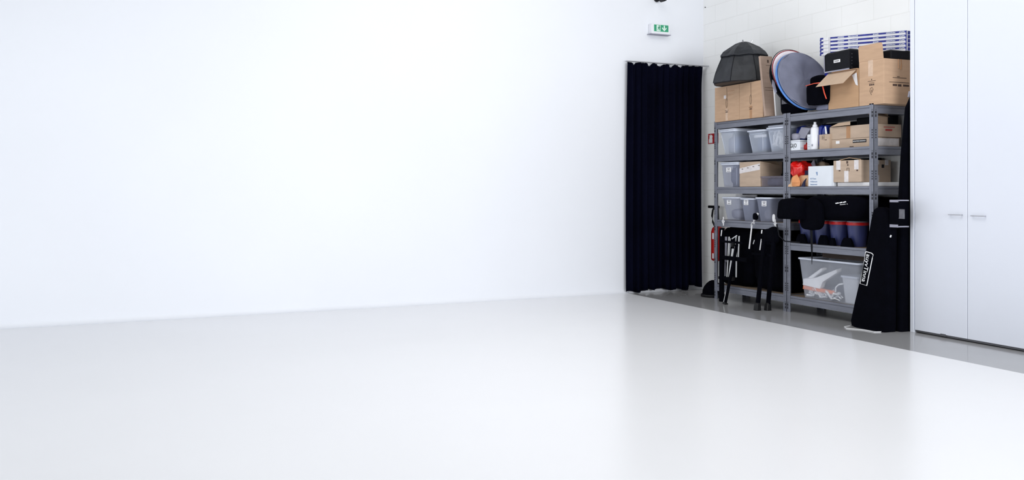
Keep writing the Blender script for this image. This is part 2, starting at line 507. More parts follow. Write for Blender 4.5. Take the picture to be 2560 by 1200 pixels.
ya, zb, zt = yx(1771, XW), W(1771, 360, XW).z, W(1771, 335, XW).z
fs_ = thing('fire_sign', 'red fire extinguisher sign on the block wall left of the shelves', 'sign', (XW - 0.002, ya - 0.1, zb))
MB().box(XW - 0.004, XW - 0.0005, ya, ya - 0.2, zb, zt).build('sign_plate', M_SIGNRED, fs_)
def fp(a, c): return (XW - 0.0055, ya - a * 0.2, zb + c * (zt - zb))
b = MB()
b.slab([fp(.09, .08), fp(.44, .08), fp(.44, .5), fp(.38, .56), fp(.15, .5), fp(.09, .46)], (.0012, 0, 0))
b.slab([fp(.12, .55), fp(.2, .5), fp(.42, .56), fp(.46, .7), fp(.36, .92), fp(.3, .8), fp(.22, .97), fp(.2, .78), fp(.09, .9), fp(.16, .7)], (.0012, 0, 0))
b.build('flame_symbol', M_PAPER, fs_)
b = MB()
b.slab([fp(.66, .1), fp(.86, .1), fp(.86, .6), fp(.8, .68), fp(.72, .68), fp(.66, .6)], (.0012, 0, 0))
b.slab([fp(.7, .7), fp(.84, .7), fp(.92, .85), fp(.66, .8)], (.0012, 0, 0))
b.build('extinguisher_symbol', M_PAPER, fs_)

# ------------------------------------------------------------------ shelving units
XF, XB = 6.04, 6.47
YL = 8.305; YM = 7.118; YR = 5.995
Z1, Z2, Z3 = 1.945, 1.585, 1.233
Z4L, Z4R, Z5 = 0.873, 0.683, 0.162
ZP = 1.958
BH = 0.073

def shelf_unit(label, y0, y1, levels):
    t = thing('shelving_unit', label, 'shelf', ((XF + XB) / 2, (y0 + y1) / 2, 0), 'grey metal shelving units against the block wall')
    fl, th = 0.05, 0.003
    for (x, sx) in ((XF, 1), (XB, -1)):
        for (y, sy) in ((y0, 1), (y1, -1)):
            b = MB()
            b.box(x, x + sx * th, y, y + sy * fl, 0, ZP)
            b.box(x, x + sx * fl, y, y + sy * th, 0, ZP)
            b.box(x - sx * 0.0015, x + sx * th, y + sy * 0.022, y + sy * 0.028, 0, ZP)
            pb = b
            if sx > 0 or sy > 0:
                b = MB()
                z = 0.03; k = 0
                while z < ZP - 0.04:
                    grp = ((0, .022, .006), (.03, .022, .006), (.062, .006, .003)) if k % 2 == 0 else ((0, .012, .0045), (.022, .012, .0045), (.044, .012, .0045), (.066, .012, .0045))
                    for dz, hh, ww in grp:
                        if z + dz + hh > ZP - 0.01: continue
                        if sx > 0:
                            for off in ((0.013,) if True else ()):
                                b.box(x - 0.0022, x + .001, y + sy * (off + .003 - ww), y + sy * (off + .003 + ww), z + dz, z + dz + hh)
                        if sy > 0:
                            b.box(x + sx * (0.025 - ww), x + sx * (0.025 + ww), y - 0.0012, y + .001, z + dz, z + dz + hh)
                    z += 0.176 if k % 2 == 0 else 0.186
                    k += 1
                pb.extra.append((b, M_SLOT))
            po = pb.build('post', M_METAL, t)
    for z in levels:
        ya_, yb_ = y0 + 0.05, y1 - 0.05
        for (x, sx) in ((XF + 0.003, 1), (XB - 0.003, -1)):
            b = MB()
            b.box(x, x + sx * 0.022, ya_, yb_, z - 0.021, z)
            b.box(x + sx * 0.004, x + sx * 0.02, ya_, yb_, z - 0.025, z - 0.021)
            b.box(x - sx * 0.001, x + sx * 0.018, ya_, yb_, z - BH, z - 0.025)
            b.box(x - sx * 0.002, x + sx * 0.01, ya_, yb_, z - BH, z - BH + 0.004)
            b.build('beam', M_METAL, t, bevel=0.0012)
        for y, sy in ((y0 + 0.003, 1), (y1 - 0.003, -1)):
            b = MB()
            b.box(XF + 0.05, XB - 0.05, y, y + sy * 0.02, z - 0.021, z)
            b.box(XF + 0.05, XB - 0.05, y + sy * .004, y + sy * 0.02, z - 0.025, z - 0.021)
            b.box(XF + 0.05, XB - 0.05, y, y + sy * 0.018, z - BH, z - 0.025)
            b.build('beam', M_METAL, t, bevel=0.0012)
        part(MB().box(XF + 0.026, XB - 0.026, y0 + 0.024, y1 - 0.024, z - 0.009, z - 0.001).build('shelf_board', M_CHIP, t), 'brown chipboard shelf')
    return t
shelf_unit('left grey metal shelving unit, nearer the curtain, holding labelled tubs', YM + 0.001, YL, (Z1, Z2, Z3, Z4L, Z5))
shelf_unit('right grey metal shelving unit beside the white cabinet, holding buckets and big tub', YR, YM - 0.001, (Z1, Z2, Z3, Z4R, Z5))

# ------------------------------------------------------------------ white cabinet
XC = 6.14
YC0, YC1 = yx(2286.5, XC), yx(2418.5, XC)
cab = thing('cabinet', 'tall white built-in cupboard with flat doors at the right edge', 'cabinet', (6.3, 4.7, 0))
MB().box(XC + 0.022, XW - 0.002, 3.96, YC0 + 0.0, 0.03, 3.2).build('carcass', M_CABINET, cab)
part(MB().box(XC - 0.006, XW - 0.002, YC0 + 0.004, YC0 + 0.042, 0, 3.2).build('side_panel', M_CABINET, cab, bevel=0.002), 'white end panel reaching the floor')
dw = YC0 - YC1
for i in range(3):
    ya_ = YC0 - i * dw
    d = MB().box(XC, XC + 0.02, ya_ - 0.002, ya_ - dw + 0.002, 0.024, 3.19).build('door', M_CABINET, cab, bevel=0.0015)
    if i < 2:
        u0, u1 = ((2371, 2403), (2427, 2461))[i]
        v = (536, 539)[i]
        ph = W((u0 + u1) / 2, v + .5, XC)
        h0, h1 = yx(u0, XC - .02), yx(u1, XC - .02)
        b = MB()
        b.box(XC - 0.026, XC - 0.018, h0, h1, ph.z - 0.005, ph.z + 0.003)
        for yy_ in (h0 - 0.006, h1 + 0.006): b.box(XC - 0.02, XC, yy_ - 0.005, yy_ + 0.005, ph.z - 0.005, ph.z + 0.003)
        part(b.build('handle', M_STEEL, d, bevel=0.001), 'thin steel bar handle')
part(MB().box(XC + 0.008, XC + 0.022, 3.96, YC0 - 0.005, 0.008, 0.022).build('bottom_rail', M_RAIL, cab), 'grey bottom rail')
MB().box(XC + 0.03, XC + 0.05, 3.96, YC0, 0, 0.03).build('plinth', M_SLOT, cab)
pl = yx(2358, XC)
MB().box(XC - 0.003, XC + 0.01, pl - 0.025, pl + 0.025, 0.014, 0.03).build('floor_catch', M_RAIL, cab)

# ------------------------------------------------------------------ cartons
def carton(label, x0, x1, y0, y1, z0, z1, m=M_CARD, open_top=False, name='cardboard_box', group=None, cat='box', bevel=0.003):
    t = thing(name, label, cat, ((x0 + x1) / 2, (y0 + y1) / 2, z0), group)
    y0, y1 = min(y0, y1), max(y0, y1)
    b = MB()
    if open_top:
        k = 0.004
        b.box(x0, x1, y0, y1, z0, z0 + k)
        b.box(x0, x0 + k, y0, y1, z0 + k, z1); b.box(x1 - k, x1, y0, y1, z0 + k, z1)
        b.box(x0 + k, x1 - k, y0, y0 + k, z0 + k, z1); b.box(x0 + k, x1 - k, y1 - k, y1, z0 + k, z1)
        b.build('box_body', m, t)
    else:
        b.box(x0, x1, y0, y1, z0, z1)
        b.build('box_body', m, t, bevel=bevel)
    return t

# top shelf, left: two upright cartons, flat leaning carton, white panel
SH = Z1 + 0.001
yA0, yA1, yB1 = yx(1787, XF - .02), yx(1848, XF - .02), yx(1907, XF - .02)
tA = carton('tan carton at the left end of the top shelf, looped mark and torn tape', XF - .02, 6.42, yA0, yA1 + .002, SH, 2.325, M_CARD)
tB = carton('tan carton with a brown tape strip, second from left on the top shelf', XF - .02, 6.42, yA1 - .002, yB1, SH, 2.325, M_CARD)
XA = XF - .02
for t, yc, tp in ((tA, (yA0 + yA1) / 2, M_TAPEC), (tB, (yA1 + yB1) / 2 - .0, M_TAPE)):
    MB().box(XA - 0.0012, XA, yc - 0.018, yc + 0.018, SH + .002, SH + 0.13).build('tape', tp, t)
    b = MB()
    zc = 2.17
    loop = [(XA - .0016, yc + .012 * math.sin(a) * (1 if a < math.pi else 1), zc - .03 - .05 * math.cos(a)) for a in [2 * math.pi * i / 24 for i in range(25)]]
    b.tube(loop, 0.0016, 6)
    b.tube([(XA - .0016, yc - .006, zc + .0), (XA - .0016, yc - .002, 2.31)], 0.0014, 6)
    b.box(XA - .0014, XA, yc - .03, yc + .03, zc - .112, zc - .108)
    b.box(XA - .0014, XA, yc - .02, yc + .02, zc - .132, zc - .122)
    b.build('printed_mark', M_INK, t)
MB().box(XA - .0013, XA, (yA0 + yA1) / 2 + .012, (yA0 + yA1) / 2 + .05, 2.19, 2.225).build('torn_tape', M_TAPEW, tA)
b = MB()
yc = (yA0 + yA1) / 2
b.box(XA - .0013, XA, yc - .13, yc - .02, 2.262, 2.267); b.box(XA - .0013, XA, yc - .12, yc - .01, 2.222, 2.225)
b.build('printed_line', M_TAPE, tA)

pC = W(1910, 291, XF - .03)
tC = thing('flat_carton', 'tall flat cardboard carton leaning beside the two tan cartons', 'box', (XF + .08, pC.y, SH))
b = MB()
Rm = Matrix.Translation((XF - .03, pC.y, SH)) @ Matrix.Rotation(math.radians(-8), 4, 'X')
b.M = Rm
b.box(0, 0.15, 0.0, -0.03, 0, 0.63)
b.build('box_body', M_CARDSH, tC, bevel=0.002)
b = MB(); b.M = Rm
b.box(0.02, 0.14, -0.0312, -0.03, 0.27, 0.273); b.box(0.02, 0.14, -0.0312, -0.03, 0.295, 0.298)
b.box(0.06, 0.13, -0.0312, -0.03, 0.45, 0.452); b.box(0.06, 0.13, -0.0312, -0.03, 0.53, 0.533); b.box(0.08, 0.1, -0.0312, -0.03, 0.56, 0.59)
b.build('printed_line', M_INK, tC)
pW = W(1927, 290, 6.12)
b = MB(); b.M = Matrix.Translation((6.10, pC.y - .06, SH)) @ Matrix.Rotation(math.radians(-6), 4, 'X')
b.box(0, 0.17, 0, -0.02, 0, 0.43)
tag(b.build('foam_board', M_PAPER, None, bevel=0.001), 'white board standing between the flat carton and the black reflector bags', 'board')

# folded softbox on the cartons
cu = W(1858, 200, 6.13)
cx, cy = 6.13, cu.y - 0.02
sb = thing('softbox', 'black fabric dome softbox lying on the two tan cartons', 'softbox', (cx, cy, 2.327))
b = MB()
def octo(r, z, rot=0.0, n=8, sag=0.0, tx=0.0, ty=0.0):
    out = []
    for i in range(n * 4):
        a = 2 * math.pi * i / (n * 4) + rot
        loc = (a - rot) % (2 * math.pi / n) - math.pi / n
        rr = r * math.cos(math.pi / n) / math.cos(loc)
        rr = rr * (1 - sag * math.cos(loc * n / 2) ** 2)
        out.append(Vector((cx + rr * math.cos(a) + tx, cy + rr * math.sin(a) + ty, z)))
    return out
rot = math.radians(28)
prof_s = [(.325, 2.331), (.342, 2.340), (.336, 2.375), (.318, 2.44), (.296, 2.50), (.270, 2.56), (.248, 2.61), (.228, 2.65), (.21, 2.67)]
rings = [octo(r_, z_, rot, sag=.035 if 1 < i < 8 else 0) for i, (r_, z_) in enumerate(prof_s)]
for i, ring in enumerate(rings):
    for j, p in enumerate(ring):
        q_ = noise.noise(Vector((p.x * 9, p.y * 9, p.z * 7))) * .010 + noise.noise(Vector((p.x * 22, p.y * 22, p.z * 14 + 5))) * .006
        if i > 0:
            d_ = Vector((p.x - cx, p.y - cy, 0)).normalized(); p += d_ * q_
b.loft(rings, cap0=True, cap1=True)
sm = MB()
for i in range(8):
    a = rot + 2 * math.pi * i / 8
    sm.tube([(cx + (r + .002) * math.cos(a), cy + (r + .002) * math.sin(a), z) for r, z in prof_s[1:8]], 0.0035, 6)
b.extra.append((sm, M_BLACK2))
b.build('dome_cloth', M_SOFTBOX, sb, smooth=False)
b = MB()
rings = [octo(.264, 2.618, rot), octo(.265, 2.626, rot), octo(.235, 2.668, rot, sag=.03), octo(.175, 2.715, rot, sag=.05), octo(.10, 2.755, rot, sag=.06), octo(.05, 2.778, rot), octo(.03, 2.784, rot)]
for i, ring in enumerate(rings):
    for p in ring: p.z += noise.noise(Vector((p.x * 11, p.y * 11, 3))) * .012
b.loft(rings, cap0=True)
b.build('top_cover', M_SOFTBOX, sb)
b = MB()
for (dx, dy) in ((.02, .04), (-.04, -.03), (.05, -.04)):
    MB().tube([(cx + dx, cy + dy, 2.765), (cx + dx * 1.3, cy + dy * 1.3, 2.797)], 0.007).build('rib_tip', M_STEEL, sb)
pk = W(1818, 205, 5.83)
MB().slab([(5.86, pk.y + .02, 2.33), (5.86, pk.y - .03, 2.36), (5.855, pk.y - .05, 2.42), (5.855, pk.y, 2.42)], (-.004, 0, 0)).build('corner_strap', M_BLACK2, sb)

# round reflector discs and bags
NRM = Vector((-.024, -.937, .34)).normalized()
def on_disc(u, v, c, off):
    o_ = Vector((0, 0, CH)); d_ = W(u, v, 6.0) - o_
    return o_ + d_ * ((c + NRM * off - o_).dot(NRM) / d_.dot(NRM))
def disc(name, label, u, v, X, r, back, th, m, rim=None, rimm=None, cat='reflector', wob=0.0, seed=0):
    c = W(u, v, X) - NRM * back
    low = r * math.sqrt(1 - NRM.z ** 2) + (rim or 0) + .004
    if c.z - low < SH: c.z = SH + low
    t = thing(name, label, cat, (c.x, c.y, SH))
    h = NRM.cross(Vector((0, 0, 1))).normalized(); g = h.cross(NRM)
    Mx = Matrix.Translation(c) @ Matrix((h, g, NRM)).transposed().to_4x4()
    n = 48
    prof = [(0.001, -th / 2), (r * .6, -th / 2), (r * .93, -th / 2), (r * .985, -th * .3), (r, 0), (r * .985, th * .3), (r * .93, th / 2), (r * .7, th / 2), (r * .4, th / 2), (0.001, th / 2)]
    rings = []
    for rr, hh in prof:
        ring = []
        for j in range(n):
            p = Vector((rr * math.cos(2 * math.pi * j / n), rr * math.sin(2 * math.pi * j / n), hh))
            if wob: p.z += wob * noise.noise(Vector((p.x * 6 + seed, p.y * 6, seed))) + wob * .35 * noise.noise(Vector((p.x * 16, p.y * 16, seed)))
            ring.append(p)
        rings.append(ring)
    b = MB(); b.M = Mx
    b.loft(rings)
    b.build('disc_cloth', m, t, smooth=True)
    if rim:
        b = MB(); b.M = Mx
        b.tube([(r * math.cos(2 * math.pi * j / n), r * math.sin(2 * math.pi * j / n), 0) for j in range(n + 1)], rim, 8)
        b.build('rim', rimm, t, smooth=True)
    return t, Mx
t, Mx = disc('reflector_bag', 'round black reflector bag with a grey patch, leftmost and deepest of the discs', 2008, 188, 6.15, .298, .12, .06, M_BLACK, .009, M_BLACK2, cat='bag')
b = MB()
bc = Mx.translation.copy()
b.slab([on_disc(u, v, bc, .031) for u, v in ((1931, 199), (1936, 205), (1942, 229), (1938, 236), (1930, 213))], NRM * .002)
part(b.build('patch', M_GREYTRIM, t), 'grey patch')
disc('reflector', 'white collapsible disc with a thin black edge behind the red-edged one', 2001, 180, 6.13, .285, .075, .006, M_PINKW, .004, M_BLACK2)
disc('reflector', 'white collapsible disc with a dark red edge behind the blue-edged disc', 2001, 184, 6.13, .283, .057, .006, M_PINKW, .005, M_DARKRED)
disc('reflector', 'blue-edged collapsible disc directly behind the grey disc', 2011, 200, 6.13, .298, .034, .014, M_BLUECLOTH, .011, M_BLUECLOTH, wob=.012, seed=2)
disc('reflector', 'large grey round collapsible disc leaning at the front of the top shelf', 2011, 201, 6.13, .300, .0, .010, M_GREYDISC, .006, M_GREYDISC, wob=.03, seed=6)

def superbox(b, c, rx, ry, rz, e=0.5, seed=0, amp=0.0, flat=None, nu=28, nv=16):
    """soft cushion-like solid"""
    c = Vector(c)
    def sg(x, p): return math.copysign(abs(x) ** p, x)
    rings = []
    for i in range(nv + 1):
        ph = -math.pi / 2 + math.pi * i / nv
        ring = []
        for j in range(nu):
            th = 2 * math.pi * j / nu
            p = Vector((rx * sg(math.cos(ph), e) * sg(math.cos(th), e), ry * sg(math.cos(ph), e) * sg(math.sin(th), e), rz * sg(math.sin(ph), e)))
            if amp:
                q = p * 7 + Vector((seed * 3.1, seed * 1.7, seed))
                p *= 1 + amp * noise.noise(q) + amp * .5 * noise.noise(q * 2.3)
            if flat is not None and (c.z + p.z) < flat: p.z = flat - c.z
            ring.append(c + p)
        rings.append(ring)
    b.loft(rings)
    return b

t = thing('pouch', 'black pouch with a small grey label under the round reflector bags', 'bag', (6.12, W(1972, 260, 6.12).y, SH))
py = yx(1978, 6.05)
superbox(MB(), (6.12, py + .03, SH + .115), .07, .155, .12, .45, 3, .05, SH).build('pouch_body', M_BLACK, t, smooth=True)
MB().box(6.043, 6.052, yx(1955, 6.047), yx(1968, 6.047), zx(260, 1961, 6.047), zx(248, 1961, 6.047)).build('label_patch', M_GREYLAB, t)

fy = W(2052, 268, 6.03).y
b = superbox(MB(), (6.09, fy, SH + .028), .06, .085, .028, .55, 5, .18, SH)
tag(b.build('folded_cloth', M_GREYDISC, None, smooth=True), 'folded blue-grey cloth under the orange-piped bag on the top shelf', 'cloth')
bx0, bx1 = 5.97, 6.085
ybg0, ybg1 = W(2012, 230, bx0).y, W(2061, 230, bx0).y
t = thing('camera_bag', 'small black bag with orange piping in front of the grey disc', 'bag', (6.03, (ybg0 + ybg1) / 2, SH + .055))
zc0, zc1 = SH + .058, W(2040, 209, bx0).z
b = MB()
yc_ = (ybg0 + ybg1) / 2; hy = abs(ybg0 - ybg1) / 2
b.loft([rrect(6.03, yc_, .045, hy * .85, .02, zc0), rrect(6.028, yc_, .056, hy * .97, .03, zc0 + .03), rrect(6.028, yc_, .056, hy, .03, zc1 - .03), rrect(6.03, yc_, .05, hy * .96, .03, zc1)])
b.build('bag_body', M_BLACK, t, smooth=True)
b = MB(); superbox(b, W(2047, 203, 6.06), .03, .10, .055, .6, 4, .12)
b.build('lid_flap', M_BLACK, t, smooth=True)
b = MB()
b.tube([W(2014, 215, 5.966), W(2034, 209, 5.966), W(2050, 207, 5.966), W(2054, 209, 5.966), W(2057, 217, 5.966), W(2061, 233, 5.966), W(2066, 247, 5.966)], [.003, .004, .0055, .006, .006, .006, .005], 8)
part(b.build('piping', M_ORANGE, t, smooth=True), 'orange-red piping')

# open carton with hanging front flap
ob0, ob1 = yx(2071, XF), yx(2146.5, XF)
zt = W(2071, 184, XF).z
t = carton('open tan cardboard box with its front flap tipped forward, under the black case', XF, 6.30, ob0, ob1, SH, zt, M_CARD3, open_top=True)
MB().slab([(XF, ob0, zt), (XF, ob1 + .02, zt), (XF - .135, ob1 + .045, zt - .13), (XF - .135, ob0 + .02, zt - .13)], (.003, 0, .003)).build('flap', M_CARDIN, t)
MB().box(6.02, 6.33, ob1 + .0, ob0 - .06, zt, zt + .004).build('flap', M_CARD3, t)
MB().slab([(XF - .004, ob1 + .075, zt - .05), (XF - .02, ob1 + .004, zt - .035), (XF - .004, ob1 + .004, zt - .15), (XF - .003, ob1 + .03, zt - .14)], (-.001, 0, 0)).build('packing_slip', M_PAPER, t)
# black case on top
k0, k1 = yx(2062, XF - .02), yx(2123, XF - .02)
zk0, zk1 = zt + .006, W(2090, 128, XF - .02).z
t = thing('equipment_case', 'black hard case with a small white badge on top of the open box', 'case', (6.1, (k0 + k1) / 2, zk0))
b = MB()
b.loft([[Vector(p) for p in q] for q in (
    [(XF - .02, k0, zk0), (6.16, k0, zk0), (6.16, k1, zk0), (XF - .02, k1, zk0)],
    [(XF - .025, k0, zk1 - .02), (6.16, k0, zk1 - .01), (6.16, k1, zk1 - .01), (XF - .025, k1, zk1 - .01)],
    [(XF + .0, k0 - .01, zk1), (6.14, k0 - .02, zk1 + .008), (6.14, k1 + .02, zk1 + .008), (XF + .0, k1 + .01, zk1 + .004)])])
b.build('case_body', M_BLACK2, t, bevel=0.006)
part(MB().box(XF - .028, XF - .018, k0 + .004, k1, zk0 - .002, zk0 + .010).build('bottom_edge', M_GREYTRIM, t), 'pale grey bottom edge')
part(MB().box(XF - .028, XF - .018, k0 + .004, k0 - .002, zk0, zk1 - .02).build('corner_edge', M_GREYTRIM, t), 'pale grey corner edge')
bz = (zk0 + zk1) / 2
yb_ = yx(2091, XF - .03)
pg = MB().box(XF - .0265, XF - .020, yb_ + .04, yb_ - .04, bz - .014, bz + .013).build('badge', M_PAPER, t, bevel=.002)
text('badge_lettering', 'THNP', (XF - .027, yb_ + .03, bz - .006), 0.012, M_SLOT, t, width=.058)
b = MB()
for zz_ in (.02, .05, .08, .11, .14): b.lathe([(0, -.003), (.003, -.003), (.003, 0), (0, 0)], (XF + .01, k1, zk0 + zz_), 8, 'y')
b.build('rivet', M_STEEL, t)

# large open carton with raised flap
lb0, lb1 = yx(2147.5, XF), yx(2210, XF)
zt = W(2210, 145, XF).z
t = carton('largest tan cardboard box, front flap standing up, beside the white cabinet', XF, 6.44, lb0, lb1, SH, zt, M_CARD, open_top=False)
zf = W(2178, 110.5, XF).z
n = 6
pts = [(XF, lb0, zt)] + [(XF - .006, lb0 - .02 + .02 * math.cos(math.radians(a)), zf - .02 + .02 * math.sin(math.radians(a))) for a in range(0, 91, 15)] 
pts = [(XF, lb0, zt), (XF - .008, lb0, zf - .015), (XF - .008, lb0 - .004, zf - .005), (XF - .008, lb0 - .014, zf), (XF - .008, lb1 + .034, zf), (XF - .008, lb1 + .02, zf - .005), (XF - .008, lb1 + .012, zf - .02), (XF, lb1 + .008, zt)]
MB().slab(pts, (.004, 0, 0)).build('flap', M_CARD, t)
part(MB().box(XF - .0012, XF, (lb0 + lb1) / 2 + .035, (lb0 + lb1) / 2 - .02, zt - .14, zt).build('tape', M_TAPEC, t), 'pale tape strip')
yl = (lb0 + lb1) / 2 - .005
strokes('printed_line', XF, [(yl - .045, yl + .045, zt - .185, zt - .181), (yl - .03, yl + .03, zt - .20, zt - .197), (yl - .028, yl - .012, zt - .222, zt - .208), (yl - .008, yl + .008, zt - .222, zt - .208), (yl + .012, yl + .028, zt - .222, zt - .208), (yl - .004, yl + .006, zt - .175, zt - .165)], M_INK, t)
b = MB()
b.tube([(XF - .001, yl + .002, zt - .305), (XF - .001, yl + .02, zt - .27), (XF - .001, yl + .016, zt - .245), (XF - .001, yl - .006, zt - .24), (XF - .001, yl - .018, zt - .255), (XF - .001, yl - .002, zt - .285), (XF - .001, yl + .004, zt - .26)], .002, 6)
b.build('printed_hook', M_INK, t)
ys_ = lb1
strokes('printed_line', 0, [(6.14, 6.30, zt - .165, zt - .160), (6.10, 6.33, zt - .205, zt - .200), (6.14, 6.19, zt - .235, zt - .218), (6.20, 6.24, zt - .237, zt - .218), (6.26, 6.33, zt - .235, zt - .218), (6.19, 6.22, zt - .155, zt - .15)], M_INK, t, 'side', ys_)
b = MB()
b.tube([(6.205, ys_ - .002, zt), (6.205, ys_ - .002, zt - .08)], .004, 6); b.tube([(6.235, ys_ - .002, zt), (6.24, ys_ - .002, zt - .05), (6.23, ys_ - .002, zt - .09)], .004, 6)
b.build('handle_slot', M_TAPE, t)
BIGTOP = zt

# striped long cartons at the back on supports
Xs = 6.32
q0 = W(2050, 95, Xs); q1 = W(2266, 76, Xs)
ang = math.atan2(q0.z - q1.z, q0.y - q1.y)
Ls = math.hypot(q0.z - q1.z, q0.y - q1.y)
NL = 5; hL = 0.0355
def slim_carton(level):
    names = ['topmost', 'second from top', 'middle one', 'fourth from top', 'lowest']
    loc = Vector((Xs + .075, q1.y, q1.z - (level + 1) * hL))
    return loc, 'long blue-banded white carton, %s in the stack by the cabinet' % names[level]
loc, lab = slim_carton(0)
sc0 = thing('striped_carton', lab, 'box', loc, 'blue and white long cartons stacked on the top shelf')
sc0.rotation_euler = (ang, 0, 0)
def lb(name, m, items, label=None):
    b = MB()
    for it in items: b.box(*it)
    o = b.build(name, m)
    o.parent = sc0
    if label: part(o, label)
    return o
lb('box_body', M_PAPER, [(-.075, .075, 0, Ls, .0005, hL - .0005)])
random.seed(4)
lb('blue_band', M_STRIPEBLUE, [(-.0765, -.074, 0.008, Ls * .87, hL * .52, hL - .001), (-.0765, -.074, Ls * .96, Ls, hL * .5, hL - .001)], 'blue printed band')
bm_ = []
y = .02
while y < Ls * .85:
    if random.random() < .68:
        L_ = random.uniform(.05, .12)
        q = y
        while q < min(y + L_, Ls * .86):
            w_ = random.uniform(.004, .012)
            bm_.append((-.0775, -.074, q, q + w_, hL * random.uniform(.56, .62), hL * random.uniform(.78, .9))); q += w_ + .003
        y += L_
    y += random.uniform(.03, .09)
lb('white_lettering', M_WBOX, bm_)
lb('blue_end', M_STRIPEBLUE, [(-.0768, -.074, Ls - .018, Ls + .001, .002, hL * .55), (-.06, -.02, -.0012, 0.001, .003, hL - .004), (-.012, .03, -.0012, .001, .003, hL - .004), (.038, .07, -.0012, .001, .003, hL - .004), (-.0768, -.074, 0.0, .008, .002, hL)], 'dark blue printed end')
lb('label_line', M_GREYTRIM, [(-.0766, -.074, Ls * .90, Ls * .965, .001, .003), (-.0766, -.074, Ls * .885, Ls * .888, 0, hL), (-.0766, -.074, Ls * .868, Ls * .872, 0, hL)])
for lev in range(1, NL):
    r = sc0.copy(); COL.objects.link(r)
    loc, lab = slim_carton(lev)
    r.location = loc; r['label'] = lab
    for ch in list(sc0.children):
        c = ch.copy(); COL.objects.link(c); c.parent = r
zs_r = q1.z - NL * hL
zs_l = q0.z - NL * hL
o = MB().box(6.14, 6.45, 5.90, 6.13, BIGTOP + .001, zs_r - .001).build('flat_case', M_BLACK2, None, bevel=.01)
tag(o, 'flat black case between the largest box and the striped cartons', 'case')
ysup = q0.y - .12
ysup = q0.y - .12
o = MB().box(6.34, 6.44, ysup - .05, ysup + .08, SH, zs_l - .013).build('upright_carton', M_STRIPEBLUE, None, bevel=.003)
tag(o, 'blue upright carton holding up the left end of the striped stack', 'box')

# ------------------------------------------------------------------ tubs
def tub(label, x0, x1, y0, y1, z0, z1, taper=.035, m=M_TUB, lid=False, rim=M_RIM, r=.03, sticker=None, group=None, name='storage_tub', ribs=True):
    y0, y1 = min(y0, y1), max(y0, y1)
    cx, cy, hx, hy = (x0 + x1) / 2, (y0 + y1) / 2, (x1 - x0) / 2, (y1 - y0) / 2
    t = thing(name, label, 'storage box', (cx, cy, z0), group)
    b = MB()
    rings = []
    K = 6
    for i in range(K + 1):
        a = i / K
        rings.append(rrect(cx, cy, hx - taper * (1 - a), hy - taper * (1 - a), r, z0 + .001 + (z1 - z0 - .012) * a))
    b.loft(rings, cap1=False)
    b.build('tub_body', m, t, smooth=True)
    b = MB()
    ro = [rrect(cx, cy, hx + .002, hy + .002, r, z1 - .018), rrect(cx, cy, hx + .010, hy + .010, r + .006, z1 - .016), rrect(cx, cy, hx + .012, hy + .012, r + .008, z1 - .002), rrect(cx, cy, hx + .006, hy + .006, r + .002, z1), rrect(cx, cy, hx - .002, hy - .002, r, z1 - .002), rrect(cx, cy, hx - .002, hy - .002, r, z1 - .018)]
    ro.append(ro[0])
    b.loft(ro, cap0=False, cap1=False)
    b.build('rim', rim, t, smooth=True)
    if ribs:
        b = MB()
        for s_ in (-1, 1):
            yy_ = cy + s_ * (hy - taper) * .72
            b.tube([(x0 + taper + .001, yy_, z0 + .02), (x0 + .006, cy + s_ * hy * .76, z1 - .05)], .0025, 6)
        b.tube([(x0 + .004 + taper * .15, cy - hy * .7, z1 - .04), (x0 + .004 + taper * .15, cy + hy * .7, z1 - .04)], .0025, 6)
        b.build('rib', rim, t)
    if lid:
        b = MB()
        b.loft([rrect(cx, cy, hx + .014, hy + .014, r + .008, z1 + .0005), rrect(cx, cy, hx + .016, hy + .016, r + .01, z1 + .010), rrect(cx, cy, hx + .008, hy + .008, r, z1 + .016)])
        b.build('lid', rim, t, smooth=True)
    if sticker:
        sy, sz, sw, sh = sticker
        xx = x0 + taper * (1 - (sz - z0) / (z1 - z0)) - .0035
        st = MB().box(xx - .0006, xx, sy - sw / 2, sy + sw / 2, sz - sh / 2, sz + sh / 2).build('label_sticker', M_PAPER, t)
        b = MB()
        for k, (a, c, h_) in enumerate(((-.3, .3, .28), (-.22, .2, .05), (-.32, .34, -.3))):
            b.box(xx - .0012, xx - .0004, sy + a * sw, sy + c * sw, sz + h_ * sh - sh * .06, sz + h_ * sh + sh * .05)
        b.build('sticker_print', M_GREYLAB, st)
    return t

def lump(name, label, cat, x0, x1, y0, y1, z0, z1, m, seed=0, e=.6, amp=.25, group=None):
    y0, y1 = min(y0, y1), max(y0, y1)
    b = superbox(MB(), ((x0 + x1) / 2, (y0 + y1) / 2, (z0 + z1) / 2), (x1 - x0) / 2, (y1 - y0) / 2, (z1 - z0) / 2, e, seed, amp, z0)
    o = b.build(name, m, None, smooth=True)
    return tag(o, label, cat, group)

S2 = Z2 + .001
# row 2, left unit
ta0, ta1 = yx(1794, XF + .02) - .035, yx(1840, XF + .02)
tub('wide frosted lidded tub with pale contents, leftmost on the second shelf', XF + .015, 6.42, ta0, ta1, S2, W(1820, 322, XF + .02).z - .016, .035, M_TUB, True, r=.045)
lump('folded_fabric', 'pale grey folded fabric inside the leftmost second-shelf tub', 'cloth', XF + .08, 6.3, ta0 - .06, ta0 - .19, S2 + .01, S2 + .19, M_GREYTRIM, 1, .35, .06)
lump('blue_bundle', 'blue bundle inside the leftmost second-shelf tub', 'cloth', XF + .09, 6.36, ta1 + .05, ta1 + .14, S2 + .01, S2 + .21, M_BLUETUB, 2, .4, .05)
tb0, tb1 = yx(1868, XF + .02), yx(1912, XF + .02)
tub('frosted tub holding a white strip, between two tubs on the second shelf', XF + .015, 6.40, tb0, tb1, S2, W(1890, 325, XF + .02).z, .03, M_TUB, False, r=.04)
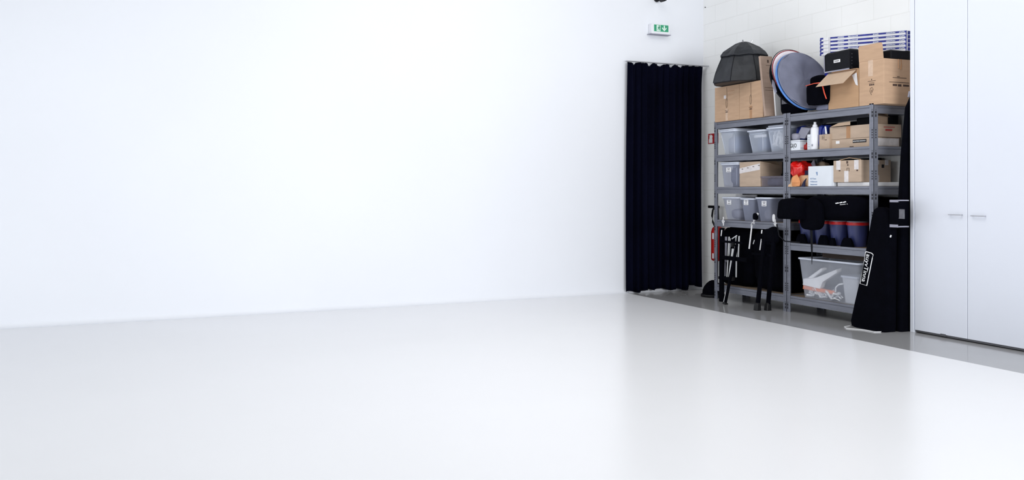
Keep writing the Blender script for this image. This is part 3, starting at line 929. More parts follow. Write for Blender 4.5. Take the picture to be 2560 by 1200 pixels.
MB_ = MB().box(XF + .06, XF + .075, tb0 - .06, tb1 + .03, S2 + .16, S2 + .19)
tag(MB_.build('white_strip', M_PAPER, None, bevel=.004), 'white strip inside the middle second-shelf tub', 'strip')
lump('grey_bundle', 'blue-grey bundle inside the middle second-shelf tub', 'cloth', XF + .10, 6.34, tb0 - .05, tb1 + .05, S2 + .01, S2 + .17, M_BLUETUB, 4, .4, .06)
tc0, tc1 = yx(1917, XF + .02), YM + .06
tub('frosted tub full of white cables and cups beside the middle posts', XF + .015, 6.40, tc0, tc1 - .02, S2, W(1935, 318, XF + .02).z, .028, M_TUB, False, r=.03)
o = MB().box(XF + .05, 6.38, tc0 - .0, tc1 - .01, S2 + .292, S2 + .304); 
MBl = MB(); MBl.M = Matrix.Translation((XF + .03, tc0 - .01, W(1935, 318, XF + .02).z + .018)) @ Matrix.Rotation(math.radians(3), 4, 'Y')
MBl.loft([rrect(.19, -.12, .19, .13, .02, -.012), rrect(.19, -.12, .195, .135, .025, -.004), rrect(.19, -.12, .19, .13, .02, .002)])
tag(MBl.build('tub_lid', M_RIM, None, smooth=True), 'loose pale lid lying across the cable tub on the second shelf', 'lid')
random.seed(2)
cy_ = (tc0 + tc1) / 2
cab_ = MB()
for i in range(6):
    pts = [(XF + .06 + random.uniform(0, .04), tc0 - .05 - .17 * k / 7 + random.uniform(-.03, .03), S2 + .12 + random.uniform(-.07, .1)) for k in range(8)]
    cab_.tube(pts, random.choice([.005, .008, .011]), 6)
tag(cab_.build('cable_tangle', M_PAPER, None, smooth=True), 'white cable tangle inside the tub beside the middle posts', 'cable')
b = MB(); b.lathe([(.02, 0), (.032, .005), (.038, .075), (.036, .075), (.03, .008), (0, .006)], (0, 0, 0), 20)
for v in b.v: pass
cupm = Matrix.Translation((XF + .10, cy_ + .01, S2 + .06)) @ Matrix.Rotation(math.radians(70), 4, 'Y')
b.v = [cupm @ v for v in b.v]
tag(b.build('cup', M_PAPER, None, smooth=True), 'white cup lying among the cables in the second-shelf tub', 'cup')

# row 2, right unit
wb0, wb1 = yx(1972, XF + .01), yx(1999, XF + .01)
zz = W(1985, 350.5, XF + .01).z
t = carton('small white box with bold black lettering just right of the middle posts', XF + .01, 6.2, wb0, wb1, S2, zz, M_WBOX, name='white_box')
text('lettering', 'GI(O', (XF + .0095, wb0 - .022, S2 + .03), .04, M_SLOT, t, width=.09)
MB().box(XF + .009, 6.201, wb0, wb1, zz - .016, zz - .013).build('lid_line', M_GREYTRIM, t)
strokes('side_print', 0, [(6.06, 6.17, S2 + .02, S2 + .024)], M_BLUEINK, t, 'side', wb1)
part(MB().box(6.13, 6.198, wb1 - .001, wb1 + .001, S2 + .045, S2 + .075).build('red_flash', M_RED, t), 'red printed flash')
lump('blue_packet', 'glossy blue packet piled behind the small white lettered box', 'packet', 6.125, 6.3, wb0 + .02, wb1 + .02, zz + .001, zz + .15, M_BLUE, 3, .6, .2)

lump('striped_packet', 'pale blue creased packet lying on the small white box', 'packet', XF + .02, 6.12, wb0 - .005, wb1 + .05, zz + .001, zz + .065, M_GREYTRIM, 8, .7, .25)
b = MB(); pz = W(1990, 345, 6.10); pt = W(2012, 320, 6.10)
b.slab([pz, W(2011, 347, 6.10), W(2026, 321, 6.10), W(2003, 318, 6.10)], (.12, -.02, .02))
tag(b.build('leaflet_pack', M_GREYTRIM, None, bevel=.003), 'pale grey slanted leaflet pack above the small white box', 'packet')
lump('red_packet', 'small red packet between the white box and the white bottle', 'packet', 6.10, 6.2, yx(2004, 6.1), yx(2017, 6.1), S2, S2 + .06, M_RED, 5, .5, .1)
c0, c1 = yx(2018, XF + .03), yx(2030, XF + .03)
zc = W(2022, 336, XF + .03).z
t = carton('narrow white printed carton directly behind the white bottle', XF + .03, 6.16, c0, c1, S2, zc, M_WBOX, name='white_carton')
strokes('side_print', XF + .03, [(c0 - .012, c0 - .035, zc - .03 - .018 * k, zc - .026 - .018 * k) for k in range(6)], M_GREYTRIM, t)
# bottle
bp_ = W(2037.5, 371, XF + .0)
bx, by = XF + .045, W(2037.5, 371, XF + .045).y
t = thing('bottle', 'white plastic squeeze bottle standing at the front of the second shelf', 'bottle', (bx, by, S2))
hb = W(2037, 305, XF + .045).z - S2
b = MB(); b.lathe([(0, 0), (.038, 0), (.042, .006), (.0425, .1), (.041, hb * .72), (.036, hb * .79), (.026, hb * .82), (0, hb * .82)], (bx, by, S2), 32); b.build('bottle_body', M_WPLASTIC, t, smooth=True)
b = MB(); b.lathe([(0, hb * .82), (.022, hb * .82), (.023, hb * .87), (.018, hb * .9), (.013, hb * .92), (.013, hb * .99), (.011, hb), (0, hb)], (bx, by, S2), 24); b.build('spout_cap', M_WPLASTIC, t, smooth=True)
strokes('side_print', bx - .0425, [(by - .008, by - .002, S2 + .03, S2 + .05), (by - .016, by - .010, S2 + .03, S2 + .05)], M_GREYTRIM, t)
# open carton with blue packets
c0, c1 = yx(2048, XF + .03), yx(2074, XF + .03)
zc = W(2060, 336, XF + .03).z
t = carton('open tan box with blue packets behind the white bottle', XF + .03, 6.3, c0, c1 + .002, S2, zc, M_CARD2, open_top=True)
strokes('printed_line', XF + .03, [(c0 - .04, c0 - .044, zc - .05, zc - .01), (c0 - .062, c0 - .066, zc - .055, zc - .005), (c0 - .04, c0 - .065, zc - .034, zc - .031), (c0 - .075, c0 - .1, zc - .055, zc - .049)], M_INK, t)
for i, (uu, ww, lab_) in enumerate(((2056, .045, 'blue film packet at the left inside the open box by the bottle'), (2069, .04, 'dark blue film packet at the right inside the open box by the bottle'))):
    yy_ = yx(uu, XF + .1)
    lump('blue_packet', lab_, 'packet', XF + .05, 6.2, yy_ + ww * .75, yy_ - ww * .75, S2 + .02, zc + .09, M_BLUE, 10 + i, .6, .2)
b = MB(); b.slab([W(2063, 335, 6.07), W(2067, 335, 6.07), W(2064, 316, 6.07), W(2061, 316, 6.07)], (.008, 0, 0))
tag(b.build('silver_tube', M_PALEMETAL, None, bevel=.002), 'crimped silver tube sticking out of the blue packet box', 'tube')
# two flat cartons
XQ = XF + .054
f0, f1 = yx(2078.5, XQ), yx(2184, XQ)
zf1 = W(2100, 345, XQ).z
t = carton('lower flat tan carton with black label strip on the second shelf', XQ, 6.40, f0, f1, S2, zf1 - .012, M_CARD2)
l0, l1 = yx(2132, XQ), yx(2166, XQ)
zl = S2 + (zf1 - S2) * .58
part(MB().box(XQ - .0015, XQ + .0005, l0, l1, zl - .014, zl + .014).build('label_strip', M_SLOT, t), 'black label strip')
text('label_lettering', 'BARAMINE BARBARIO', (XQ - .002, l0 - .006, zl - .005), .011, M_PAPER, t, width=abs(l1 - l0) - .012)
part(MB().box(XQ - .0015, XQ + .0005, yx(2090, XQ), yx(2099, XQ), zl - .013, zl + .013).build('sticker', M_PAPER, t), 'small white sticker')
strokes('printed_line', XQ, [(yx(2124, XQ), yx(2134, XQ), S2 + .004, S2 + .011)], M_INK, t)
strokes('side_print', 0, [(6.2, 6.203, S2 + .03, zf1 - .015), (6.25, 6.253, S2 + .03, zf1 - .015), (6.14, 6.17, S2 + .012, S2 + .02)], M_INK, t, 'side', f1)
part(MB().box(XQ + .04, 6.39, f1 - .0015, f1, S2 + .006, zf1 - .02).build('side_label', M_TAPEW, t), 'pale shipping label on the side')
XG = XF + .052
g0, g1 = yx(2074, XG), yx(2186, XG)
zg = W(2074, 316, XG).z
t = carton('upper flat tan carton with a brown tape strip on the second shelf', XG, 6.41, g0, g1, zf1 - .0105, zg - .01, M_CARD2)
MB().box(XG - .0012, XG, yx(2116, XG), yx(2126, XG), zf1 - .008, zg - .012).build('tape', M_TAPE, t)
MB().slab([(XF + .03, g0 - .03, zg - .008), (XF + .03, g0 - .28, zg - .005), (XF + .05, g0 - .26, zg + .03), (XF + .05, g0 - .12, zg + .025)], (0.004, 0, 0.0)).build('flap', M_CARDIN, t)
strokes('side_print', 0, [(6.2, 6.33, zg - .04, zg - .034), (6.22, 6.3, zg - .07, zg - .055)], M_RED, t, 'side', g1)
b = MB(); b.slab([(XF + .06, g0 - .36, zg + .13), (XF + .06, g0 - .52, zg + .055), (6.3, g0 - .52, zg + .055), (6.3, g0 - .36, zg + .13)], (0, .002, .004))
b.box(6.29, 6.3, g0 - .5, g0 - .38, zg - .009, zg + .12)
tag(b.build('loose_card', M_CARDIN, None), 'loose card sheet sloping above the upper flat carton', 'sheet')
o = MB().box(6.30, 6.43, g0 - .12, g0 - .50, zg - .009, zg + .075).build('shade_block', M_BLACK2, None, bevel=.01)  # dark block added so the shelf back reads as shade
tag(o, 'added dark shade block behind the sloping card on the second shelf', 'case')

# row 3, left unit
S3 = Z3 + .001
a0, a1 = yx(1803, XF + .02), yx(1847, XF + .02)
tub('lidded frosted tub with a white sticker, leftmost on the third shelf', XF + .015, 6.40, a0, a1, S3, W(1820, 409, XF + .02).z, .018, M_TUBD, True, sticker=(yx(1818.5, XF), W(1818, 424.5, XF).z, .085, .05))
lump('dark_bundle', 'dark bundle inside the lidded tub on the third shelf', 'cloth', XF + .07, 6.34, a0 - .07, a1 + .03, S3 + .01, S3 + .22, M_DKCONT, 4, .6, .15)
c0, c1 = yx(1848.5, XF + .01), yx(1900, XF + .01)
zc = W(1870, 404.5, XF + .01).z
t = carton('tan box wrapped with white printed tape on the third shelf', XF + .01, 6.34, c0, c1, S3, zc, M_CARD2, bevel=.006)
zt_ = S3 + .14
MB().slab([(XF + .0088, c0 - .002, zt_), (XF + .0088, c0 - .002, zt_ + .055), (XF + .0088, c1 + .002, zt_ + .1), (XF + .0088, c1 + .002, zt_ + .035)], (.0012, 0, 0)).build('tape', M_TAPEW, t)
strokes('printed_line', XF + .0085, [(c0 - .04 - .09 * k, c0 - .065 - .09 * k, zt_ + .044 + .011 * k, zt_ + .05 + .011 * k) for k in range(4)], M_INK, t)
MB().slab([(XF + .01, c1, zc - .006), (XF + .12, c1 - .05, zc - .03), (XF + .22, c1 - .06, zc - .05), (XF + .22, c1, zc)], (0, 0, .004)).build('flap', M_CARDIN, t)
d0, d1 = yx(1903, XF + .02), YM + .03
tub('low clear box with dark contents at the right of the third shelf, left unit', XF + .015, 6.30, d0, d1 + .02, S3, W(1930, 440, XF + .02).z, .004, M_CLEARDK, False, rim=M_CLEARDK, r=.012, name='clear_box', ribs=False)
lump('dark_bundle', 'dark bundle inside the low clear box', 'cloth', XF + .04, 6.27, d0 - .03, d1 + .05, S3 + .006, S3 + .09, M_DKCONT, 6, .5, .15)
o = MB().box(6.30, 6.43, c1 - .02, YM + .08, S3 + .11, S3 + .25).build('shade_block', M_BLACK2, None, bevel=.01)  # dark block added to deepen the shade in this corner
o.location.z -= .11
tag(o, 'added dark shade block in the back corner of the third shelf behind the low clear box', 'case')

# row 3, right unit
rb0, rb1 = yx(1971, XF + .02), yx(2014, XF + .02)
def crumple(name, label, cat, x0, x1, y0, y1, z0, z1, m, seed, amp=.3, e=.9):
    b = superbox(MB(), ((x0 + x1) / 2, (y0 + y1) / 2, (z0 + z1) / 2), (x1 - x0) / 2, abs(y1 - y0) / 2, (z1 - z0) / 2, e, seed, 0, None, 64, 36)
    c = Vector(((x0 + x1) / 2, (y0 + y1) / 2, (z0 + z1) / 2))
    for i, p in enumerate(b.v):
        q = p * 9 + Vector((seed, seed * 2, 0))
        r_ = (1 - abs(noise.noise(q)) * 2) * amp + (1 - abs(noise.noise(q * 2.6)) * 2) * amp * .3 - amp * .8
        b.v[i] = c + (p - c) * (1 + r_)
        b.v[i].z = max(b.v[i].z, z0)
    o = b.build(name, m, None, smooth=True)
    return tag(o, label, cat)
crumple('red_bag', 'crumpled shiny red plastic bag on the third shelf', 'bag', XF - .02, 6.24, yx(1964, XF), yx(2002, XF), S3 + .09, S3 + .25, M_REDBAG, 21, .26)
lump('red_bag', 'dull red folded bag behind the shiny red one', 'bag', 6.14, 6.34, yx(1990, 6.2), yx(2022, 6.2), S3 + .155, S3 + .23, M_RED, 22, .7, .25)
o = MB().box(6.10, 6.36, yx(1992, 6.1), yx(2022, 6.1), S3, S3 + .155).build('dark_printed_box', M_NAVY, None, bevel=.003)
tag(o, 'dark navy printed box under the red bags on the third shelf', 'box')
t = thing('paper_bag', 'peach and orange paper bag at the front of the third shelf', 'bag', (XF + .03, yx(1985, XF), S3))
b = MB(); b.slab([W(1969, 467, XF - .01), W(1990, 467, XF - .01), W(1992, 440, XF + .03), W(1980, 441, XF + .03)], (.06, 0, 0)); b.build('bag_side', M_CREAM, t, bevel=.004)
b = MB(); b.loft([[W(u, v, x_) for u, v, x_ in q] for q in (
    [(1980, 466, XF - .015), (1999, 466, XF - .012), (1999, 466, XF + .05), (1980, 466, XF + .05)],
    [(1979, 455, XF - .03), (2001, 456, XF - .01), (2000, 456, XF + .05), (1979, 455, XF + .05)],
    [(1980, 444, XF - .012), (1998, 446, XF - .015), (1998, 446, XF + .04), (1980, 444, XF + .04)],
    [(1985, 439, XF + .0), (1993, 436, XF + .0), (1993, 436, XF + .03), (1985, 439, XF + .03)])])
o = b.build('bag_front', M_PEACH, t, bevel=.006, seg=3)
t = thing('gift_bag', 'cream paper bag with a navy curl beside the white box', 'bag', (XF + .05, yx(2008, XF), S3))
b = MB(); b.box(XF + .035, XF + .065, yx(1995, XF + .03), yx(2019, XF + .03), S3, W(2005, 438, XF + .03).z); b.build('bag_body', M_CREAM, t, bevel=.008)
b = MB(); b.slab([W(2003, 466, XF + .0), W(2011, 467, XF + .0), W(2012, 455, XF + .0), W(2015, 446, XF + .0), W(2008, 454, XF + .0)], (.01, 0, 0)); b.build('navy_curl', M_NAVY, t)
h0, h1 = yx(2020.5, XF + .01), yx(2083, XF + .01)
zh = W(2050, 415, XF + .01).z
t = carton('white cardboard box with pale blue lettering on the third shelf', XF + .01, 6.26, h0, h1, S3, zh, M_WBOX, name='white_box')
for k, s_ in enumerate(('RTTum', 'Odstrum', 'Intterewet')):
    text('lettering', s_, (XF + .0095, h0 - .033, zh - .125 - .027 * k), .014, M_BLUEINK, t, width=(.075, .09, .09)[k])
b = MB()
yy_ = h0 - .115
b.slab([(XF + .0088, yy_ + .01, zh - .055), (XF + .0088, yy_ - .012, zh - .055), (XF + .0088, yy_ - .012, zh - .085), (XF + .0088, yy_ - .004, zh - .09)], (.001, 0, 0)); b.build('emblem', M_BLUEINK, t)
MB().box(XF + .0088, XF + .01, h1 + .012, h1 + .014, S3 + .004, zh - .004).build('fold_line', M_GREYTRIM, t)
b = MB(); b.slab([W(2018, 423, 6.2), W(2038, 415, 6.2), W(2034, 399, 6.2)], (.01, 0, .0))
b.box(6.2, 6.21, yx(2020, 6.2), yx(2036, 6.2), S3 + .16, S3 + .19)
tag(b.build('paper_sheet', M_GREYTRIM, None), 'grey folded paper sheet sticking up behind the white box', 'paper')
lump('patterned_packet', 'beige patterned packet peeking over the white box', 'packet', 6.27, 6.38, yx(2038, 6.3), yx(2066, 6.3), S3, zh + .045, M_CARDIN, 9, .6, .2)
j0, j1 = yx(2083.5, XF + .01), yx(2153, XF + .01)
zj = W(2110, 401, XF + .01).z
t = carton('tan carton with white tape patches, rightmost on the third shelf', XF + .01, 6.40, j0, j1, S3 + .037, zj, M_CARD2)
for (uu, z0_, z1_) in ((2096, zj - .085, zj), (2141, zj - .085, zj), (2116, S3 + .038, S3 + .14)):
    yy_ = yx(uu, XF + .01); MB().box(XF + .0085, XF + .01, yy_ + .026, yy_ - .026, z0_, z1_).build('white_patch', M_TAPEW, t)
strokes('printed_line', XF + .01, [(yx(2114, XF), yx(2118, XF), zj - .03, zj - .006), (yx(2116, XF), yx(2119, XF), zj - .05, zj - .036), (yx(2115, XF), yx(2116, XF), zj - .10, zj - .07), (yx(2120, XF), yx(2121, XF), zj - .10, zj - .07), (yx(2115, XF), yx(2121, XF), zj - .072, zj - .069), (yx(2095, XF), yx(2099, XF), zj - .098, zj - .088), (yx(2139, XF), yx(2143, XF), zj - .1, zj - .088)], M_INK, t)
b = MB(); b.tube([(XF + .02, yx(2093, XF), zj + .001), (XF + .025, yx(2118, XF), zj + .024), (XF + .02, yx(2148, XF), zj + .003)], .0025, 6); b.build('string', M_CREAM, t)
MB().box(XF + .16, XF + .22, j1 - .0012, j1, S3 + .04, S3 + .10).build('white_patch', M_TAPEW, t)
MB().box(XF + .17, XF + .22, j1 - .0012, j1, zj - .04, zj).build('white_patch', M_TAPEW, t)
MB().box(XF + .29, XF + .33, j1 - .0012, j1, zj - .045, zj).build('white_patch', M_TAPEW, t)
strokes('side_print', 0, [(XF + .13, XF + .155, zj - .095, zj - .035), (XF + .25, XF + .28, zj - .07, zj - .04)], M_SLOT, t, 'side', j1)
o = MB().box(XF + .04, 6.43, 6.03, j0 - .02, S3, S3 + .035).build('foam_slab', M_PAPER, None, bevel=.003)
tag(o, 'flat white slab lying under the tan carton with white patches', 'board')

# row 4, left unit
S4 = Z4L + .001
st = [((1806, 1847), 492, .034, (1819, 505)), ((1851.5, 1884), 495, .026, (1862, 506)), ((1889.5, 1926), 493, .028, (1906.5, 509))]
labs = ['frosted tub with a white sticker, leftmost on the fourth shelf', 'frosted stickered tub between two others on the fourth shelf', 'frosted stickered tub on the fourth shelf nearest the middle posts']
for k, ((u0, u1), vt, tp, (su, sv)) in enumerate(st):
    a0, a1 = yx(u0, XF + .02), yx(u1, XF + .02)
    zt = W(u0, vt, XF + .02).z
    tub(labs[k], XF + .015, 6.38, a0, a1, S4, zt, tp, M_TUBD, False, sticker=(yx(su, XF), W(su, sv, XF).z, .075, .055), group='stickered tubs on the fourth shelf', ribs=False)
    lump('mixed_bundle', 'pale and dark odds and ends inside the %s fourth-shelf tub' % ('left', 'middle', 'right')[k], 'bundle', XF + .075, 6.3, a0 - .06, a1 + .06, S4 + .01, S4 + (.12, .2, .13)[k], (M_GREYCONT, M_DKCONT, M_GREYCONT)[k], 30 + k, .5, .15)
o = MB().box(6.385, 6.40, yx(1840, 6.39), yx(1892, 6.39), S4, Z3 - BH - .012).build('cream_panel', M_CREAM, None, bevel=.003)
o.data.materials[0] = M_PAPER
tag(o, 'pale panel standing behind the stickered tubs on the fourth shelf', 'board')
lump('white_rag', 'small white rag at the right end of the fourth shelf', 'cloth', XF + .0, 6.06, yx(1929, XF), yx(1936, XF), S4, S4 + .085, M_PAPER, 6, .8, .3)

for (y0_, y1_, z_, h_, lab_) in ((YM - .06, yx(2196, 6.45), Z2, .27, 'added black shade board at the back of the second shelf, right unit'), (YM - .06, yx(2205, 6.45), Z3, .265, 'added black shade board at the back of the third shelf, right unit'),
                             (YM - .06, YR + .06, Z4R, .45, 'added black shade board behind the buckets'), (YM - .06, YR + .06, Z5, .43, 'added black shade board behind the big clear tub'),
                             (yx(1835, 6.45), YM + .06, Z2, .27, 'added black shade board behind the tubs on the second shelf'), (yx(1835, 6.45), YM + .06, Z3, .265, 'added black shade board behind the tan taped box on the third shelf'),
                             (yx(1860, 6.45), YM + .06, Z4L, .27, 'added black shade board behind the stickered tubs'), (YL - .06, YM + .06, Z5, .62, 'added black shade board behind the black bags on the bottom shelf')):
    o = MB().box(6.435, 6.445, y0_, y1_, z_ + .001, z_ + h_).build('shade_board', M_BLACK, None)  # black boards added to stand in for deep shade inside the shelves
    tag(o, lab_, 'board', 'added black boards darkening the backs of the shelves')
# ------------------------------------------------------------------ row 4, right unit: buckets and bags
S4R = Z4R + .001
bl = ['blue bucket with a red rim, rightmost of the row on the lower shelf', 'blue bucket with a red rim, third from the left on the lower shelf',
      'blue bucket with a red rim, second from the left on the lower shelf', 'blue bucket with a red rim nearest the middle posts']
buck = None
for k, u in enumerate((2122, 2071, 2016, 1965)):
    X_ = XF + .14
    y_ = (6.325, 6.55, 6.755, 6.957)[k]
    r_ = .098
    if buck is None:
        buck = thing('bucket', bl[k], 'bucket', (X_, y_, S4R), 'blue buckets with red rims under the black bags')
        h_ = .235
        b = MB(); b.lathe([(0, 0), (r_ * .72, 0), (r_ * .74, .004), (r_ * .93, h_ - .035), (r_ * .90, h_ - .035), (r_ * .7, .008), (0, .008)], (X_, y_, S4R), 36); b.build('bucket_body', M_BUCKET, buck, smooth=True)
        b = MB(); b.lathe([(r_ * .9, h_ - .042), (r_ * 1.0, h_ - .04), (r_ * 1.02, h_ - .028), (r_ * 1.0, h_ - .014), (r_ * .9, h_ - .012), (r_ * .9, h_ - .042)], (X_, y_, S4R), 36); part(b.build('rim', M_REDRIM, buck, smooth=True), 'red rim')
        b = MB(); b.lathe([(0, h_ - .016), (r_ * .93, h_ - .016), (r_ * .96, h_ - .006), (r_ * .9, h_), (0, h_)], (X_, y_, S4R), 36); b.build('bucket_lid', M_TUBD if False else M_GREYTRIM, buck, smooth=True)
    else:
        r = buck.copy(); COL.objects.link(r); r.location = (X_, y_, S4R); r['label'] = bl[k]
        for ch in list(buck.children):
            c = ch.copy(); COL.objects.link(c); c.parent = r
ZB = S4R + .235
def black_lump(name, label, u0, u1, v0, v1, X0, X1, seed, e=.6, amp=.12, m=M_BLACK):
    Xm = X0
    y0_, y1_ = yx(u0, Xm), yx(u1, Xm)
    z0_, z1_ = zx(v1, (u0 + u1) / 2, Xm), zx(v0, (u0 + u1) / 2, Xm)
    b = superbox(MB(), ((X0 + X1) / 2, (y0_ + y1_) / 2, (z0_ + z1_) / 2), (X1 - X0) / 2, abs(y0_ - y1_) / 2, (z1_ - z0_) / 2, e, seed, amp)
    return b
# long duffel with white lettering
dd = thing('duffel_bag', 'long black duffel bag with white lettering lying on the buckets', 'bag', (6.15, yx(2080, 6.0), ZB))
zt_b = Z3 - BH - .01
y0_, y1_ = yx(2010, 6.0), yx(2160, 6.0)
superbox(MB(), (6.17, (y0_ + y1_) / 2, (ZB + zt_b) / 2), .19, abs(y0_ - y1_) / 2, (zt_b - ZB) / 2, .4, 3, .05, ZB + .002).build('bag_body', M_BLACK, dd, smooth=True)
pt_ = W(2089, 516, 5.972)
mtx = (Vector((0, -.995, .1)).normalized(), Vector((.25, .1, .96)).normalized(), Vector((-1, 0, .2)).normalized())
b = MB()
for (ua, ub, va, vb) in ((2090, 2098, 508.5, 506.5), (2100, 2107, 507.2, 505), (2109, 2116, 506, 503.5)):
    b.slab([W(ua, va + 1.3, 5.962), W(ub, vb + 1.8, 5.962), W(ub - 2, vb - .6, 5.962), W(ua - 2, va - .8, 5.962)], (-.002, 0, 0))
for (ua, ub, va) in ((2100, 2105, 511.5), (2106, 2110, 511), (2111, 2114, 510.6), (2117, 2119, 510)):
    b.slab([W(ua, va + .8, 5.962), W(ub, va + .6, 5.962), W(ub, va - .8, 5.962), W(ua, va - .6, 5.962)], (-.002, 0, 0))
b.build('lettering', M_PAPER, dd)
b = black_lump('x', '', 1936, 2002, 495, 560, 5.86, 6.034, 7, .55, .08)
bb = thing('backpack', 'lumpy black bag over the leftmost bucket, covering the middle posts', 'bag', (6.06, yx(1968, 5.93), ZB))
b.v = [Vector((v.x, v.y, max(v.z, ZB + .002))) for v in b.v]
b.build('bag_body', M_BLACK, bb, smooth=True)
b = MB(); b.tube([W(1942, 560, 5.98), W(1948, 590, 5.98), W(1962, 603, 5.985), W(2000, 606, 6.0)], .006, 8); b.build('strap', M_BLACK2, bb)
b = black_lump('x', '', 1994, 2050, 500, 575, 5.92, 6.0, 17, .65, .12)
b.build('x', M_BLACK).name = 'black_jacket'
o = bpy.data.objects['black_jacket']
for p in o.data.polygons: p.use_smooth = True
tag(o, 'black cloth bundle hanging over the front of the second bucket', 'cloth')
o = MB().tube([W(2028, 565, 5.95), W(2029, 600, 5.96), W(2030, 640, 5.965), W(2029.5, 661, 5.965)], [.012, .012, .008, .002], 8, .4).build('hanging_strap', M_BLACK2, None)
tag(o, 'thin black strap hanging down in front of the big clear tub', 'strap')
for (u0, u1, vt_, lab_) in ((1989, 2015, 585, 'black rounded foot pad in front of the second bucket from the left'), (2044, 2069, 588, 'black rounded foot pad in front of the third bucket from the left'), (2101, 2131, 595, 'black rounded foot pad in front of the rightmost bucket'), (2074, 2086, 595, 'small round black knob between the two right buckets')):
    Xp = XF + .015
    y0_, y1_ = yx(u0, Xp), yx(u1, Xp); zt_ = zx(vt_, (u0 + u1) / 2, Xp)
    b = MB()
    cyy = (y0_ + y1_) / 2; hy = abs(y0_ - y1_) / 2
    b.loft([rrect(Xp + .012, cyy, .02, hy, .012, S4R), rrect(Xp + .012, cyy, .018, hy * .8, .012, S4R + (zt_ - S4R) * .6), rrect(Xp + .012, cyy, .013, hy * .5, .01, zt_)])
    tag(b.build('rubber_foot', M_BLACK, None, smooth=True), lab_, 'rubber foot', 'black foot pads in front of the buckets')

# bottom shelf, right: big tub and what is in it
S5 = Z5 + .001
e0, e1 = yx(1996, XF + .0), yx(2150, XF + .0)
ztb = W(1996, 643, XF).z
tub('big frosted tub full of papers and parts on the bottom shelf', XF - .005, 6.42, e0, e1, S5, ztb, .035, M_TUBB, False, r=.035, ribs=False)
b = MB(); b.slab([W(2007, 722, 6.08), W(2086, 736, 6.08), W(2086, 728, 6.08), W(2008, 713, 6.08)], (.02, 0, 0))
tag(b.build('orange_folder', M_ORFOLD, None), 'orange folder lying inside the big clear tub', 'folder')
b = MB(); b.slab([W(2007, 712, 6.075), W(2050, 722, 6.075), W(2056, 704, 6.1), W(2052, 695, 6.1), W(2008, 697, 6.1)], (.05, 0, .01))
tag(b.build('paper_stack', M_PAPER, None), 'white paper stack on the orange folder in the big tub', 'paper')
for k, (q_, lab_) in enumerate((([(2020, 694), (2052, 671), (2056, 676), (2028, 698)], 'white paper tube slanting up at the left of the big tub'),
                             ([(2030, 698), (2090, 674), (2092, 682), (2052, 708)], 'white curled sheet in the middle of the big tub'))):
    b = MB(); b.slab([W(u, v, 6.12 - .02 * k) for u, v in q_], (.06, .0, .01)); tag(b.build('paper_roll', M_PAPER, None, bevel=.003), lab_, 'paper')
i0, i1 = yx(2106, 6.09), yx(2146, 6.09)
tub('small frosted bin standing at the right inside the big tub', 6.08, 6.3, i0, i1, S5 + .004, zx(690, 2120, 6.08), .02, M_TUBI, False, r=.015, name='inner_bin', ribs=False)
random.seed(7)
b = MB()
for i in range(7):
    x = 6.07 + random.uniform(0, .04)
    pts = [(x + random.uniform(-.02, .04), e0 - .09 - .40 * k / 13 + random.uniform(-.03, .03), S5 + .02 + random.uniform(0, .085)) for k in range(14)]
    b.tube(pts, random.choice([.005, .008, .012]), 6)
tag(b.build('cable_tangle', M_PALEMETAL, None, smooth=True), 'pale grey cable tangle at the bottom of the big clear tub', 'cable')
b = MB(); b.tube([W(2089, 730, 6.08), W(2090, 718, 6.08), W(2098, 711, 6.08), W(2108, 710, 6.08)], .008, 8)
tag(b.build('bent_hose', M_PAPER, None, smooth=True), 'short bent white hose beside the orange folder', 'hose')
lump('dark_bundle', 'dark parts under the orange folder in the big tub', 'bundle', 6.14, 6.36, e0 - .08, e0 - .4, S5 + .01, S5 + .14, M_DKCONT, 41, .6, .2)
o = MB().box(6.2, 6.4, e0 - .15, e1 + .06, ztb - .0, ztb + .05).build('brown_tray', M_BROWNDK, None, bevel=.004)
tag(o, 'dark brown flat box resting on the rim at the back of the big tub', 'box')
o.location.z += .003

# bottom shelf, left: black bags
lump('black_bag', 'large black bag slumped on the bottom shelf of the left unit', 'bag', 6.12, 6.42, yx(1802, 6.15), yx(1880, 6.12), S5, .785, M_BLACK, 51, .3, .06)
lump('black_bag', 'black bag on the bottom shelf left of the middle posts', 'bag', XF + .055, 6.42, yx(1879, 6.10), YM + .06, S5, .78, M_BLACK, 52, .35, .08)
lump('black_bag', 'black bag in the dark corner right of the middle posts on the bottom shelf', 'bag', 6.25, 6.44, YM - .04, YM - .16, S5, .55, M_BLACK, 53, .4, .05)

# ------------------------------------------------------------------ stands leaning on the left unit
def bar(b, p, q, w, d):
    p, q = Vector(p), Vector(q)
    t = (q - p).normalized()
    a = Vector((0, 1, 0)); a = (a - t * a.dot(t)).normalized(); c = t.cross(a)
    rings = [[x + a * (sa * w) + c * (sb_ * d) for sa, sb_ in ((1, 1), (-1, 1), (-1, -1), (1, -1))] for x in (p, q)]
    return b.loft(rings)
LX = 5.985
f1_ = G(1804, 754); f2_ = G(1812.5, 761)
t = thing('folding_stand', 'black folding stand with silver-edged slanting leg, against the left unit', 'stand', (f1_.x, f1_.y, 0))
bar(MB(), f1_ + Vector((0, 0, .001)), W(1805, 570, LX), .027, .016).build('leg', M_BLACK, t, bevel=.003)
l2 = bar(MB(), f2_ + Vector((0, 0, .001)), W(1842, 612, LX - .03), .014, .012).build('leg', M_BLACK, t, bevel=.003)
d_ = Vector((-.014, .012, 0))
bar(MB(), f2_ + d_ + Vector((0, 0, .01)), W(1828, 690, LX - .09) + Vector((-.012, .012, 0)), .0022, .002).build('edge_strip', M_PALEMETAL, l2)
bar(MB(), f2_ + Vector((0, 0, .0005)), f2_ + Vector((.004, -.004, .02)), .022, .018).build('foot_cap', M_BLKPLASTIC, l2)
